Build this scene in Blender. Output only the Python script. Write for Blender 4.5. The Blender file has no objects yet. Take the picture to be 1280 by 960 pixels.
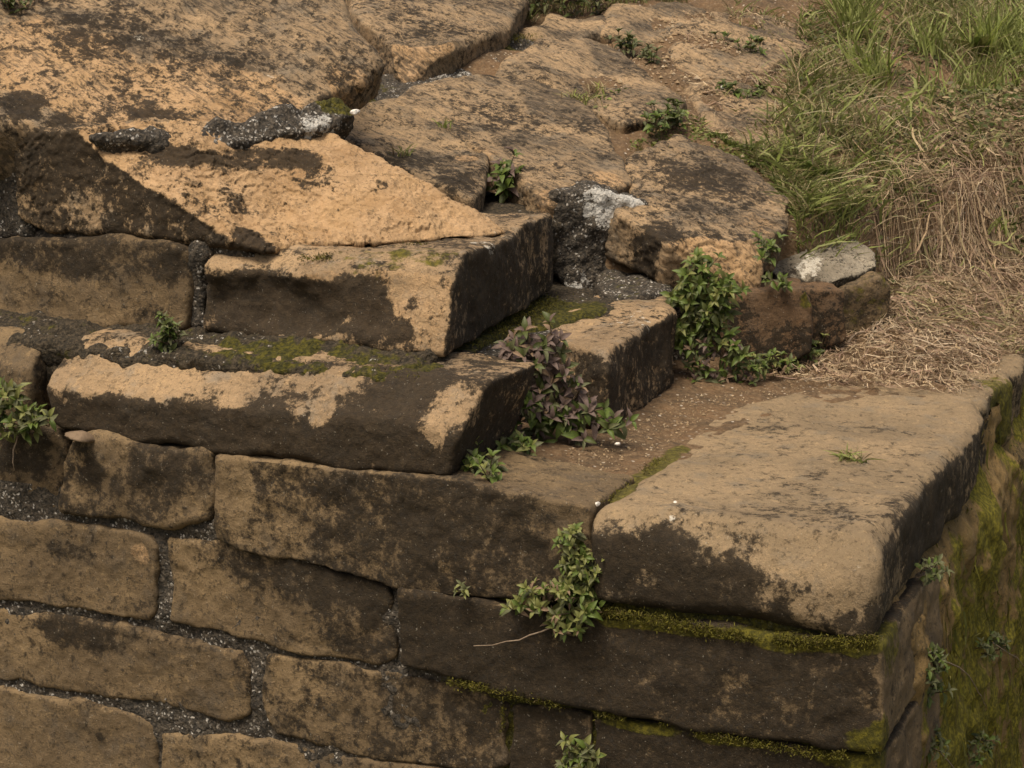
import bpy, math, random
import numpy as np
from mathutils import Vector, Matrix

random.seed(7)
rng = np.random.default_rng(11)
S = bpy.context.scene
COL = S.collection

# ------------------------------------------------------------------ camera
FOC = 2200.0; HC = 1.5
PITCH = math.atan(470 / FOC); YAW = math.atan2(1000, 2250)
cp, sp = math.cos(PITCH), math.sin(PITCH)
RV = np.array([math.cos(YAW), math.sin(YAW), 0.0])
FH = np.array([-math.sin(YAW), math.cos(YAW), 0.0])
FW = FH * cp - np.array([0, 0, sp]); UPV = FH * sp + np.array([0, 0, cp])
def ray(x, y): return RV * (x - 640) / FOC + UPV * (480 - y) / FOC + FW
_d = ray(1090, 680); CAM = -_d * (HC / -_d[2])
cam = bpy.data.cameras.new('camera'); camo = bpy.data.objects.new('camera', cam); COL.objects.link(camo)
cam.lens = FOC / 1280 * 36; cam.sensor_width = 36; cam.clip_end = 400; cam.clip_start = .05
camo.matrix_world = Matrix(((RV[0], UPV[0], -FW[0], CAM[0]), (RV[1], UPV[1], -FW[1], CAM[1]), (RV[2], UPV[2], -FW[2], CAM[2]), (0, 0, 0, 1)))
S.camera = camo
cam.dof.use_dof = True; cam.dof.focus_distance = 6.0; cam.dof.aperture_fstop = 16.0

# ------------------------------------------------------------------ light: bright overcast, broad sun from above left
SUN_EL, SUN_AZ = 66.0, 260.0          # azimuth: direction towards the sun, degrees counter-clockwise from +X
w = bpy.data.worlds.new('World'); S.world = w; w.use_nodes = True
nt = w.node_tree; sky = nt.nodes.new('ShaderNodeTexSky'); sky.sky_type = 'NISHITA'; sky.sun_disc = False
sky.sun_elevation = math.radians(SUN_EL); sky.sun_rotation = math.radians(90 - SUN_AZ)
sky.air_density = 1.0; sky.dust_density = 5.0; sky.ozone_density = 0.6
bg = nt.nodes['Background']; bg.inputs['Strength'].default_value = 0.10
mxs = nt.nodes.new('ShaderNodeMix'); mxs.data_type = 'RGBA'; mxs.blend_type = 'MULTIPLY'; mxs.inputs[0].default_value = 1; mxs.inputs[7].default_value = (1.06, .955, .82, 1)
nt.links.new(sky.outputs[0], mxs.inputs[6]); nt.links.new(mxs.outputs[2], bg.inputs['Color'])
sl = bpy.data.lights.new('sun', 'SUN'); sl.energy = 2.3; sl.angle = math.radians(22); sl.color = (1.0, 0.92, 0.80)
so = bpy.data.objects.new('sun', sl); COL.objects.link(so)
sd = Vector((math.cos(math.radians(SUN_EL)) * math.cos(math.radians(SUN_AZ)), math.cos(math.radians(SUN_EL)) * math.sin(math.radians(SUN_AZ)), math.sin(math.radians(SUN_EL))))
so.rotation_euler = sd.to_track_quat('Z', 'Y').to_euler()
S.view_settings.view_transform = 'Standard'; S.view_settings.look = 'None'; S.view_settings.gamma = 1
S.view_settings.exposure = 0.66

# ------------------------------------------------------------------ pixel -> place helpers
def P(x, y, X=None, Y=None, Z=None, pl=None):
    d = ray(x, y)
    if pl is not None: t = np.dot(pl[0] - CAM, pl[1]) / np.dot(d, pl[1])
    elif X is not None: t = (X - CAM[0]) / d[0]
    elif Y is not None: t = (Y - CAM[1]) / d[1]
    else: t = (Z - CAM[2]) / d[2]
    return CAM + d * t
def project(v):
    q = v - CAM; z = q @ FW
    return np.stack([640 + FOC * (q @ RV) / z, 480 - FOC * (q @ UPV) / z, z], 1)
def nrm(a): a = np.asarray(a, float); return a / np.linalg.norm(a)
def plane3(a, b, c):
    n = nrm(np.cross(b - a, c - a))
    if np.dot(n, CAM - a) < 0: n = -n
    return (a, n)
def vplane(a, b):                       # upright plane through two points
    d = b - a; n = nrm([d[1], -d[0], 0])
    if np.dot(n, CAM - a) < 0: n = -n
    return (a, n)
QN = nrm([0.25, -0.22, 1.0]); Q0 = np.array([-1.0, 2.4, 0.5])
def Q(h=0.0): return (Q0 + QN * h, QN)
def zQ(X, Y): return .5 + .22 * (Y - 2.4) + .25 * (-1 - X)

# ------------------------------------------------------------------ noise
LAT = rng.random(64 ** 3).astype(np.float32)
def vn(p):
    p = np.asarray(p, np.float32); i = np.floor(p); f = p - i; f = f * f * (3 - 2 * f)
    i = i.astype(np.int32) & 63; j = (i + 1) & 63
    x0, y0, z0 = i[..., 0] * 4096, i[..., 1] * 64, i[..., 2]; x1, y1, z1 = j[..., 0] * 4096, j[..., 1] * 64, j[..., 2]
    fx, fy, fz = f[..., 0], f[..., 1], f[..., 2]
    def l(a, b, t): return a + (b - a) * t
    return l(l(l(LAT[x0 + y0 + z0], LAT[x1 + y0 + z0], fx), l(LAT[x0 + y1 + z0], LAT[x1 + y1 + z0], fx), fy),
             l(l(LAT[x0 + y0 + z1], LAT[x1 + y0 + z1], fx), l(LAT[x0 + y1 + z1], LAT[x1 + y1 + z1], fx), fy), fz)
def fbm(p, octv=3, gain=.5):            # about -1..1
    a, s, t = 1.0, 0.0, 0.0
    for k in range(octv):
        s = s + a * (vn(p * (2.03 ** k) + 17.3 * k) * 2 - 1); t += a; a *= gain
    return s / t * 1.6
def sst(a, b, x): t = np.clip((x - a) / (b - a), 0, 1); return t * t * (3 - 2 * t)
def smax(a, b, k): h = np.clip(.5 + .5 * (a - b) / k, 0, 1); return b + (a - b) * h + k * h * (1 - h)

# ------------------------------------------------------------------ meshes
def mesh_np(name, v, f, attrs=None, smooth=True):
    """v (n,3), f (m,k) -> mesh, k 3 or 4"""
    m = bpy.data.meshes.new(name); k = f.shape[1]; v = np.ascontiguousarray(v, np.float32)
    m.vertices.add(len(v)); m.vertices.foreach_set('co', v.ravel())
    m.loops.add(f.size); m.loops.foreach_set('vertex_index', np.ascontiguousarray(f, np.int32).ravel())
    m.polygons.add(len(f)); m.polygons.foreach_set('loop_start', np.arange(0, f.size, k, dtype=np.int32))
    m.polygons.foreach_set('loop_total', np.full(len(f), k, np.int32))
    m.polygons.foreach_set('use_smooth', np.full(len(f), smooth))
    for n, a in (attrs or {}).items():
        if a.ndim == 1:
            t = m.attributes.new(n, 'FLOAT', 'POINT'); t.data.foreach_set('value', np.ascontiguousarray(a, np.float32))
        else:
            t = m.attributes.new(n, 'FLOAT_COLOR', 'POINT')
            t.data.foreach_set('color', np.ascontiguousarray(np.c_[a, np.ones(len(a))], np.float32).ravel())
    m.update(calc_edges=True); m.validate()
    return m
def link(name, m, mat=None, parent=None, loc=None):
    o = bpy.data.objects.new(name, m); COL.objects.link(o)
    if mat and m and not m.materials: m.materials.append(mat)
    if parent: o.parent = parent
    if loc is not None: o.location = loc
    return o
def thing(name, label, cat, loc=(0, 0, 0), group=None):
    o = bpy.data.objects.new(name, None); COL.objects.link(o); o.location = loc
    o['label'] = label; o['category'] = cat; o.empty_display_size = .1
    if group: o['group'] = group
    return o
def tag(o, label, cat, group=None):
    o['label'] = label; o['category'] = cat
    if group: o['group'] = group
    return o

def surface_nets(V, vox, org):
    s = V < 0; nx, ny, nz = V.shape
    acc = np.zeros((nx - 1, ny - 1, nz - 1, 3), np.float32); cnt = np.zeros((nx - 1, ny - 1, nz - 1), np.float32)
    for ax in range(3):
        o1, o2 = [a for a in range(3) if a != ax]
        lo = [slice(None)] * 3; hi = [slice(None)] * 3; lo[ax] = slice(0, -1); hi[ax] = slice(1, None)
        a, b = V[tuple(lo)], V[tuple(hi)]; cr = (a < 0) != (b < 0)
        t = np.where(cr, a / np.where(cr, a - b, 1), 0).astype(np.float32)
        for i in (0, 1):
            for j in (0, 1):
                sl_ = [slice(None)] * 3
                sl_[o1] = slice(i, V.shape[o1] - 1 + i); sl_[o2] = slice(j, V.shape[o2] - 1 + j)
                c = cr[tuple(sl_)]; cnt += c
                acc[..., ax] += t[tuple(sl_)] * c; acc[..., o1] += i * c; acc[..., o2] += j * c
    m = cnt > 0; idx = -np.ones(m.shape, np.int32); idx[m] = np.arange(m.sum())
    g = np.argwhere(m); v = (g + acc[m] / cnt[m][:, None]) * vox + org
    F = []
    for ax in range(3):
        o1, o2 = [(1, 2), (2, 0), (0, 1)][ax]
        lo = [slice(1, -1)] * 3; hi = [slice(1, -1)] * 3; lo[ax] = slice(0, -1); hi[ax] = slice(1, None)
        a, b = s[tuple(lo)], s[tuple(hi)]; e = np.argwhere(a != b)
        if not len(e): continue
        fl = a[a != b]; c = e.copy(); c[:, o1] += 1; c[:, o2] += 1
        def at(d1, d2):
            k = c.copy(); k[:, o1] += d1; k[:, o2] += d2
            return idx[k[:, 0], k[:, 1], k[:, 2]]
        q = np.stack([at(-1, -1), at(0, -1), at(0, 0), at(-1, 0)], 1)
        q[~fl] = q[~fl][:, ::-1]; F.append(q)
    F = np.concatenate(F); F = F[(F >= 0).all(1)]
    return v, F
def vnormals(v, f):
    n = np.cross(v[f[:, 2]] - v[f[:, 0]], v[f[:, 3]] - v[f[:, 1]]); out = np.zeros_like(v)
    for k in range(4): np.add.at(out, f[:, k], n)
    return out / (np.linalg.norm(out, axis=1, keepdims=True) + 1e-9)

def poly_sdf(U, V, poly):
    d = np.full(U.shape, 1e9); sgn = np.ones(U.shape, bool); n = len(poly)
    for i in range(n):
        a, b = poly[i], poly[(i + 1) % n]; e = b - a
        wx, wy = U - a[0], V - a[1]; t = np.clip((wx * e[0] + wy * e[1]) / (e @ e + 1e-12), 0, 1)
        d = np.minimum(d, (wx - e[0] * t) ** 2 + (wy - e[1] * t) ** 2)
        if abs(e[1]) > 1e-9:
            c = ((a[1] <= V) != (b[1] <= V)) & (U < a[0] + (V - a[1]) / e[1] * e[0]); sgn ^= c
    d = np.sqrt(d); return np.where(sgn, d, -d)
def blur(a, n):
    for _ in range(n):
        b = np.pad(a, 1, mode='edge')
        a = (b[:-2, 1:-1] + b[2:, 1:-1] + b[1:-1, :-2] + b[1:-1, 2:] + 2 * a) / 6
    return a
def bil(G, x, y):
    x = np.clip(x, 0, G.shape[0] - 1.001); y = np.clip(y, 0, G.shape[1] - 1.001)
    i, j = x.astype(int), y.astype(int); fx, fy = x - i, y - j
    return (G[i, j] * (1 - fx) + G[i + 1, j] * fx) * (1 - fy) + (G[i, j + 1] * (1 - fx) + G[i + 1, j + 1] * fx) * fy

SEED = [0]
def solid(name, pts, n, depth, mat, parent, r=.03, vox=.010, lump=.02, lf=3.0, wob=.016, cuts=(), subs=(), fine=.007, flake=None,
          tone=None, marks=(), label=None, kind=None, grow=0.):
    """A weathered block: an outline (world points on a plane) extruded inwards along -n, rounded, broken by cuts and noise.
    tone = dict(crust=(up, front, side), fresh=, moss=(up, rest), pale=)"""
    SEED[0] += 1; so_ = np.array([SEED[0] * 7.31, SEED[0] * 3.77, SEED[0] * 5.13])
    pts = np.asarray(pts, float); n = nrm(n); o = pts[0] - n * np.dot(pts[0] - pts.mean(0), n)
    u = np.array([1.0, 0, 0]) if abs(n[2]) > .92 else nrm(np.cross([0, 0, 1.0], n))
    u = nrm(u - n * (u @ n)); v = np.cross(n, u)
    pl = np.stack([(pts - o) @ u, (pts - o) @ v], 1)
    lo = pl.min(0) - .06; hi = pl.max(0) + .06
    gu = np.arange(lo[0], hi[0], vox); gv = np.arange(lo[1], hi[1], vox); gw = np.arange(-depth - .05, .07, vox)
    U, V = np.meshgrid(gu, gv, indexing='ij')
    z = np.zeros(U.shape); c = np.stack([U, V, z], -1)
    wu = fbm(c * 6 + so_, 3) * wob; wv = fbm(c * 6 + so_ + 40, 3) * wob
    D2 = blur(poly_sdf(U + wu, V + wv, pl), int((r / vox) ** 2 * .7) + 1) - grow
    org = np.array([lo[0], lo[1], gw[0]])
    M = np.stack([u, v, n])                       # local rows
    def world(l): return o + l @ M
    def ev(l, p, want=False):
        a = bil(D2, (l[..., 0] - lo[0]) / vox, (l[..., 1] - lo[1]) / vox)
        b = np.maximum(l[..., 2], -depth - l[..., 2])
        ra = r * (1 + .5 * fbm(p * 5 + so_ + 9, 1)); a2, b2 = a + ra, b + ra
        d = np.minimum(np.maximum(a2, b2), 0) + np.sqrt(np.maximum(a2, 0) ** 2 + np.maximum(b2, 0) ** 2) - ra
        d = d - lump * fbm(p * lf + so_, 2)
        fr = np.zeros(d.shape)
        for ct in cuts:
            dc = (p - ct['p']) @ nrm(ct['n']) - ct.get('amp', .012) * fbm(p * ct.get('f', 5) + so_ + 3, 3)
            if want: fr = np.maximum(fr, ct.get('fresh', 1) * sst(-.022, .008, dc - d))
            d = smax(d, dc, ct.get('k', .012))
        for (cc, rr, k) in subs:
            ds = -(np.sqrt((((p - cc) / rr) ** 2).sum(-1)) - 1) * min(rr) + .01 * fbm(p * 9 + so_, 2)
            d = smax(d, ds, k)
        return (d, fr) if want else d
    G = np.stack(np.meshgrid(gu, gv, gw, indexing='ij'), -1); sh = G.shape[:3]; G = G.reshape(-1, 3)
    D = np.empty(len(G), np.float32)
    for k in range(0, len(G), 400000):
        l = G[k:k + 400000]; D[k:k + 400000] = ev(l, world(l))
    D = D.reshape(sh); D[0] = D[-1] = 1; D[:, 0] = D[:, -1] = 1; D[:, :, 0] = D[:, :, -1] = 1
    vl, f = surface_nets(D, vox, org)
    if np.dot(np.cross(u, v), n) < 0: f = f[:, ::-1]
    p = world(vl); d, fresh = ev(vl, p, True); nn = vnormals(p, f)
    if (nn * (p - p.mean(0))).sum() < 0: f = f[:, ::-1]; nn = -nn
    disp = fine * fbm(p * 16 + so_, 4, .6); scarp_shade = np.zeros(len(p))
    if flake:
        amp, ff, bd = flake; bd = nrm(bd); q = p + bd * ((p @ bd) * 2.2)[:, None]
        x = fbm(p * ff + so_ + 21, 6, .64) * 3.0 + (p @ bd) * 10; fl = np.floor(x); t = sst(.0, .07, x - fl) - (x - fl); scarp_shade = np.exp(-((x - fl) / .07) ** 2)
        disp = disp + amp * t * (.5 + .5 * np.clip(fresh * 1.5, 0, 1)) * (.34 + .66 * sst(-.2, .4, fbm(p * 2.5 + so_ + 60, 2)))
    p = p + nn * disp[:, None]; nn = vnormals(p, f)
    tn = dict(crust=(.25, .6, .6), fresh=0., moss=(0, 0), pale=0.); tn.update(tone or {})
    up = sst(.25, .75, nn[:, 2]); sd_ = sst(.3, .7, nn[:, 0]) * (1 - up); fr_ = np.clip(1 - up - sd_, 0, 1)
    A = dict(crust=tn['crust'][0] * up + tn['crust'][1] * fr_ + tn['crust'][2] * sd_, fresh=np.full(len(p), tn['fresh']),
             moss=tn['moss'][0] * up + tn['moss'][1] * (1 - up), pale=np.full(len(p), tn['pale']))
    A['fresh'] = np.maximum(A['fresh'], np.clip(fresh, 0, 1)); A['crust'] = A['crust'] * (1 - .85 * sst(.3, 1, fresh))
    A['crust'] = A['crust'] + .22 * fbm(p * 3.1 + so_ + 5, 3) + .38 * scarp_shade * sst(-.2, .4, fbm(p * 6 + so_ + 8, 2))  # last term paints undercut shade at the foot of flake scarps into the crust
    if len(marks):
        pj = project(p); wn = fbm(p * 11 + so_ + 77, 3)
        for mk in marks:
            x, y, rad, at, val = mk[:5]; ar = mk[5] if len(mk) > 5 else (1, 1, 1)
            dd = (pj[:, 0] - x) ** 2 + (pj[:, 1] - y) ** 2; ok = dd < 64
            if not ok.any(): ok = dd <= dd.min() * 1.5 + 1
            i = np.where(ok)[0]; i = i[np.argmin(pj[i, 2])]
            ds = np.sqrt((((p - p[i]) / np.array(ar)) ** 2).sum(1)) / rad
            A[at] = A[at] + val * (1 - sst(.55, 1.25, ds + .28 * wn))
    A = {k: np.clip(a, 0, 1.3) for k, a in A.items()}
    cen = p.mean(0)
    ob = link(name, mesh_np(name, p - cen, f, A), mat, parent, cen - (np.array(parent.location) if parent else 0))
    if label: ob['label'] = label
    if kind: ob['kind'] = kind
    return ob
def pxp(lst, **k): return [P(x, y, **k) for x, y in lst]

# ------------------------------------------------------------------ node helpers
class NT:
    def __init__(s, name):
        s.m = bpy.data.materials.new(name); s.m.use_nodes = True; s.t = s.m.node_tree; s.t.nodes.clear()
        s.out = s.n('ShaderNodeOutputMaterial'); s.b = s.n('ShaderNodeBsdfPrincipled'); s.L(s.b.outputs[0], s.out.inputs[0])
        s.b.inputs['Roughness'].default_value = .9; s.b.inputs['Specular IOR Level'].default_value = .25
        s.co = s.n('ShaderNodeTexCoord').outputs['Object']
    def n(s, k): return s.t.nodes.new(k)
    def L(s, a, b): s.t.links.new(a, b)
    def put(s, sock, v):
        if isinstance(v, bpy.types.NodeSocket): s.L(v, sock)
        else: sock.default_value = v
    def map(s, scale, rot=(0, 0, 0), loc=(0, 0, 0)):
        q = s.n('ShaderNodeMapping'); s.L(s.co, q.inputs[0]); q.inputs['Scale'].default_value = scale; q.inputs['Rotation'].default_value = rot; q.inputs['Location'].default_value = loc
        return q.outputs[0]
    def noise(s, sc, det=6, ro=.6, co=None, dist=0.):
        q = s.n('ShaderNodeTexNoise'); s.L(co or s.co, q.inputs['Vector']); q.inputs['Scale'].default_value = sc; q.inputs['Detail'].default_value = det
        q.inputs['Roughness'].default_value = ro; q.inputs['Distortion'].default_value = dist; return q.outputs['Fac']
    def vor(s, sc, co=None, feat='F1', out='Distance', rnd=1.):
        q = s.n('ShaderNodeTexVoronoi'); q.feature = feat; s.L(co or s.co, q.inputs['Vector']); q.inputs['Scale'].default_value = sc; q.inputs['Randomness'].default_value = rnd; return q.outputs[out]
    def math(s, op, a, b=0., c=0., cl=False):
        q = s.n('ShaderNodeMath'); q.operation = op; q.use_clamp = cl; s.put(q.inputs[0], a); s.put(q.inputs[1], b); s.put(q.inputs[2], c); return q.outputs[0]
    def step(s, x, a, b):
        q = s.n('ShaderNodeMapRange'); q.interpolation_type = 'SMOOTHSTEP'; s.put(q.inputs[0], x); q.inputs[1].default_value = a; q.inputs[2].default_value = b; return q.outputs[0]
    def mix(s, f, a, b, mode='MIX'):
        q = s.n('ShaderNodeMix'); q.data_type = 'RGBA'; q.blend_type = mode; s.put(q.inputs[0], f)
        for i, v in ((6, a), (7, b)):
            if isinstance(v, bpy.types.NodeSocket): s.L(v, q.inputs[i])
            else: q.inputs[i].default_value = (*v, 1)
        return q.outputs[2]
    def attr(s, nm, col=False):
        q = s.n('ShaderNodeAttribute'); q.attribute_name = nm; return q.outputs['Color' if col else 'Fac']
    def bump(s, h, dist, st=1., prev=None):
        q = s.n('ShaderNodeBump'); s.L(h, q.inputs['Height']); q.inputs['Distance'].default_value = dist; q.inputs['Strength'].default_value = st
        if prev: s.L(prev, q.inputs['Normal'])
        return q.outputs[0]

def sandstone(name, tan=(.36, .235, .12), tan2=(.25, .165, .085), fresh=(.385, .25, .125), grey=(.20, .165, .12), black=(.010, .0075, .0045),
              bed=None, streak=.0, speck=.5, mossc=((.050, .046, .006), (.125, .108, .010)), edge=.12, led=(0, .5, .85), ledk=16., ledn=6., leds=.3):
    s = NT(name); co = s.co
    if bed is not None:                                          # coordinates squeezed across the bedding
        q_ = s.n('ShaderNodeMapping'); q_.vector_type = 'TEXTURE'; s.L(co, q_.inputs[0])
        q_.inputs['Rotation'].default_value = bed; q_.inputs['Scale'].default_value = (1 / 2.6, 1 / 4.5, 1 / 11.0); bc = q_.outputs[0]
    else: bc = s.map((1.0, 1.0, 1.6))
    n1 = s.noise(2.6, 5, .6); n2 = s.noise(55, 6, .72); n3 = s.noise(15, 10, .70, dist=.3); n5 = s.noise(38, 8, .72); n4 = s.noise(5, 10, .70, co=bc, dist=.6)
    gr = s.noise(190, 4, .7)
    c = s.mix(s.step(n1, .36, .64), tan, tan2)
    c = s.mix(s.math('MULTIPLY', s.step(n2, .40, .66), .45), c, tan2)
    c = s.mix(s.math('MULTIPLY', s.step(s.noise(9, 7, .65), .5, .66), .55), c, grey)
    c = s.mix(s.math('MULTIPLY', s.step(n5, .53, .64), .6), c, (tan2[0] * .5, tan2[1] * .48, tan2[2] * .46))
    c = s.mix(s.math('MULTIPLY', s.step(s.noise(24, 9, .7), .56, .66), .5), c, (min(tan[0] * 1.3, .5), tan[1] * 1.28, tan[2] * 1.2))
    fc = s.mix(s.step(s.noise(6, 8, .65), .35, .7), fresh, (fresh[0] * 1.12, fresh[1] * 1.15, fresh[2] * 1.25))
    fc = s.mix(s.math('MULTIPLY', s.step(s.noise(4.5, 9, .68), .48, .68), .55), fc, (fresh[0] * .66, fresh[1] * .60, fresh[2] * .52))
    fc = s.mix(s.math('MULTIPLY', s.step(n2, .45, .7), .35), fc, (fresh[0] * .62, fresh[1] * .56, fresh[2] * .48))
    c = s.mix(s.step(s.math('ADD', s.attr('fresh'), s.math('MULTIPLY_ADD', n3, .7, -.35)), .4, .6), c, fc)
    if streak:
        st = s.step(s.math('ADD', n4, s.math('MULTIPLY_ADD', s.noise(3.2, 5, .6), .35, -.175)), .46, .60); c = s.mix(s.math('MULTIPLY', st, streak), c, (.060, .048, .034))
    # black crust in crisp-edged patches, plus shade painted under the flake ledges
    cr = s.math('ADD', s.attr('crust'), s.math('MULTIPLY_ADD', n3, 1.9, -.95))
    cr = s.math('ADD', cr, s.math('MULTIPLY_ADD', n5, 1.9, -.95))
    cr = s.math('ADD', cr, s.math('MULTIPLY_ADD', s.noise(110, 5, .7), .8, -.4))
    cm = s.step(cr, .535 - edge, .535 + edge)
    bc_ = s.mix(s.step(n2, .42, .62), black, (black[0] * 2.8, black[1] * 2.6, black[2] * 2.3))
    bc_ = s.mix(s.math('MULTIPLY', s.step(s.noise(30, 6, .7), .55, .68), .30), bc_, (.07, .05, .027))
    bc_ = s.mix(s.math('MULTIPLY', s.step(n1, .45, .62), .22), bc_, (.045, .033, .018))
    c = s.mix(s.math('MULTIPLY', cm, .93), c, bc_)
    sp_ = s.step(s.math('ADD', s.noise(85, 4, .65), s.math('MULTIPLY_ADD', n3, .5, -.25)), .575, .63); c = s.mix(s.math('MULTIPLY', sp_, speck), c, (.03, .026, .02))
    c = s.mix(s.math('MULTIPLY', s.step(gr, .55, .68), .5), c, s.mix(.5, c, (.03, .024, .016)))
    c = s.mix(s.step(s.noise(230, 3, .6), .56, .66), c, s.mix(1., c, (1.35, 1.32, 1.28), 'MULTIPLY'))
    wl = s.step(s.math('ADD', s.attr('pale'), s.math('MULTIPLY_ADD', s.noise(34, 7, .7), 1.5, -.75)), .48, .62)
    c = s.mix(s.math('MULTIPLY', wl, .9), c, s.mix(s.step(gr, .4, .6), (.40, .36, .28), (.60, .56, .47)))
    ws = s.step(s.noise(120, 2, .5), .69, .73); c = s.mix(s.math('MULTIPLY', ws, .38), c, (.40, .36, .28))
    mo = s.step(s.math('ADD', s.attr('moss'), s.math('MULTIPLY_ADD', s.noise(20, 8, .7), 1.3, -.65)), .42, .66)
    mc = s.mix(s.step(s.noise(60, 4, .6), .4, .65), *mossc)
    c = s.mix(s.math('MULTIPLY', mo, .92), c, mc)
    s.L(c, s.b.inputs['Base Color'])
    # relief: flaking scarps, pits, grain
    dq = s.n('ShaderNodeVectorMath'); dq.operation = 'DOT_PRODUCT'; s.L(co, dq.inputs[0]); dq.inputs[1].default_value = tuple(float(x * ledk) for x in led)
    fl = s.math('MULTIPLY_ADD', s.noise(5, 10, .66), ledn, dq.outputs['Value']); ff = s.math('FRACT', fl); te = s.math('SUBTRACT', s.step(ff, 0, .12), ff)
    te = s.math('MULTIPLY', te, s.step(s.noise(3.5, 4, .6), .42, .6))
    b1 = s.bump(te, .012, leds); b2 = s.bump(s.math('ADD', n3, s.math('ADD', s.math('MULTIPLY', n5, .5), s.math('MULTIPLY', n2, .35))), .020, .6, b1); b3 = s.bump(s.math('ADD', gr, s.math('MULTIPLY', mo, s.noise(240, 3, .6))), .0035, .8, b2)
    s.L(b3, s.b.inputs['Normal'])
    return s.m
BD = nrm([.93, -.26, -.29]); BN = nrm(.85 * np.cross(QN, BD) + .5 * QN); B2 = np.cross(BN, BD)
BED = Matrix(((BD[0], B2[0], BN[0]), (BD[1], B2[1], BN[1]), (BD[2], B2[2], BN[2]))).to_euler()
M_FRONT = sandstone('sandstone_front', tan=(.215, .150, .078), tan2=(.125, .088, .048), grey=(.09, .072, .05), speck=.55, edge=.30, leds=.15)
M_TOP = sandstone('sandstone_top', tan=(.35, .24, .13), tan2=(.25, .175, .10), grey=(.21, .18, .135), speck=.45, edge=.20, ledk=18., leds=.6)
M_BED = sandstone('sandstone_bedded', tan=(.335, .232, .128), tan2=(.215, .155, .092), grey=(.15, .13, .098), bed=BED, streak=.75, speck=.6, edge=.20, led=BN, ledk=24., ledn=5., leds=.8)
M_SLAB = sandstone('sandstone_slab', tan=(.275, .198, .112), tan2=(.195, .143, .083), grey=(.16, .135, .098), speck=.35, edge=.24, leds=.12)
M_RED = sandstone('sandstone_red', tan=(.165, .10, .052), tan2=(.11, .068, .036), fresh=(.36, .19, .075), grey=(.10, .07, .045), speck=.45)
M_GREY = sandstone('mortar_slab_grey', tan=(.27, .235, .175), tan2=(.17, .145, .105), grey=(.34, .30, .23), speck=.9, edge=.2)

def mortar_mat(name, dark=(.035, .031, .025), mid=(.11, .09, .065), white=(.52, .49, .43), lo=.58, hi=.72):
    s = NT(name)
    wv = s.n('ShaderNodeVectorMath'); wv.operation = 'MULTIPLY_ADD'; nq = s.n('ShaderNodeTexNoise'); nq.inputs['Scale'].default_value = 60; s.L(s.co, nq.inputs['Vector']); s.L(nq.outputs['Color'], wv.inputs[0]); wv.inputs[1].default_value = (.022,) * 3; s.L(s.co, wv.inputs[2])
    v = s.vor(72, co=wv.outputs[0]); vc = s.vor(72, co=wv.outputs[0], out='Color'); sep = s.n('ShaderNodeSeparateColor'); s.L(vc, sep.inputs[0])
    n = s.noise(14, 8, .7); n2 = s.noise(70, 5, .7)
    c = s.mix(s.step(n2, .4, .65), dark, mid)
    g = s.math('MULTIPLY', s.step(v, .45, .28), s.step(s.math('ADD', sep.outputs[0], s.math('MULTIPLY_ADD', s.noise(6, 6, .7), 2.6, -1.3)), lo, hi))
    c = s.mix(g, c, s.mix(sep.outputs[1], (.22, .19, .15), white))
    wl = s.step(s.math('ADD', s.attr('pale'), s.math('MULTIPLY_ADD', s.noise(30, 8, .75), 1.8, -.9)), .48, .62)
    c = s.mix(s.math('MULTIPLY', wl, .9), c, s.mix(n2, (.40, .38, .33), (.68, .66, .60)))
    mo = s.step(s.math('ADD', s.attr('moss'), s.math('MULTIPLY_ADD', s.noise(16, 8, .7), 1.4, -.7)), .42, .6)
    mc = s.mix(s.step(s.noise(60, 4, .6), .4, .65), (.035, .034, .006), (.105, .092, .010))
    c = s.mix(s.math('MULTIPLY', mo, .93), c, mc)
    s.L(c, s.b.inputs['Base Color'])
    b1 = s.bump(s.math('ADD', n, n2), .02, .8); b2 = s.bump(v, .008, .9, b1); s.L(b2, s.b.inputs['Normal'])
    return s.m
M_MORT = mortar_mat('mortar'); M_BEDM = mortar_mat('mossy_mortar', dark=(.028, .023, .015), mid=(.085, .065, .04), lo=.98, hi=1.08)

def soil_mat(name):
    s = NT(name)
    n = s.noise(4, 8, .65); n2 = s.noise(50, 6, .75); n3 = s.noise(15, 7, .7)
    v = s.vor(48); vc = s.vor(48, out='Color'); sep = s.n('ShaderNodeSeparateColor'); s.L(vc, sep.inputs[0])
    c = s.mix(s.step(n, .35, .65), (.165, .10, .05), (.10, .066, .036))
    c = s.mix(s.math('MULTIPLY', s.step(n2, .45, .68), .7), c, (.25, .175, .10))
    c = s.mix(s.math('MULTIPLY', s.step(n3, .5, .66), .6), c, (.06, .043, .026))
    g = s.math('MULTIPLY', s.step(v, .36, .22), s.step(sep.outputs[0], .80, .86))
    c = s.mix(g, c, s.mix(sep.outputs[1], (.30, .22, .13), (.52, .46, .37)))
    mo = s.step(s.math('ADD', s.attr('moss'), s.math('MULTIPLY_ADD', s.noise(16, 8, .7), 1.4, -.7)), .42, .62)
    c = s.mix(s.math('MULTIPLY', mo, .85), c, s.mix(s.step(n2, .4, .65), (.06, .055, .008), (.14, .125, .018)))
    s.L(c, s.b.inputs['Base Color'])
    b1 = s.bump(s.math('ADD', n3, n2), .02, .8); b2 = s.bump(v, .008, .8, b1); s.L(b2, s.b.inputs['Normal'])
    return s.m
M_SOIL = soil_mat('soil')

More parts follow.
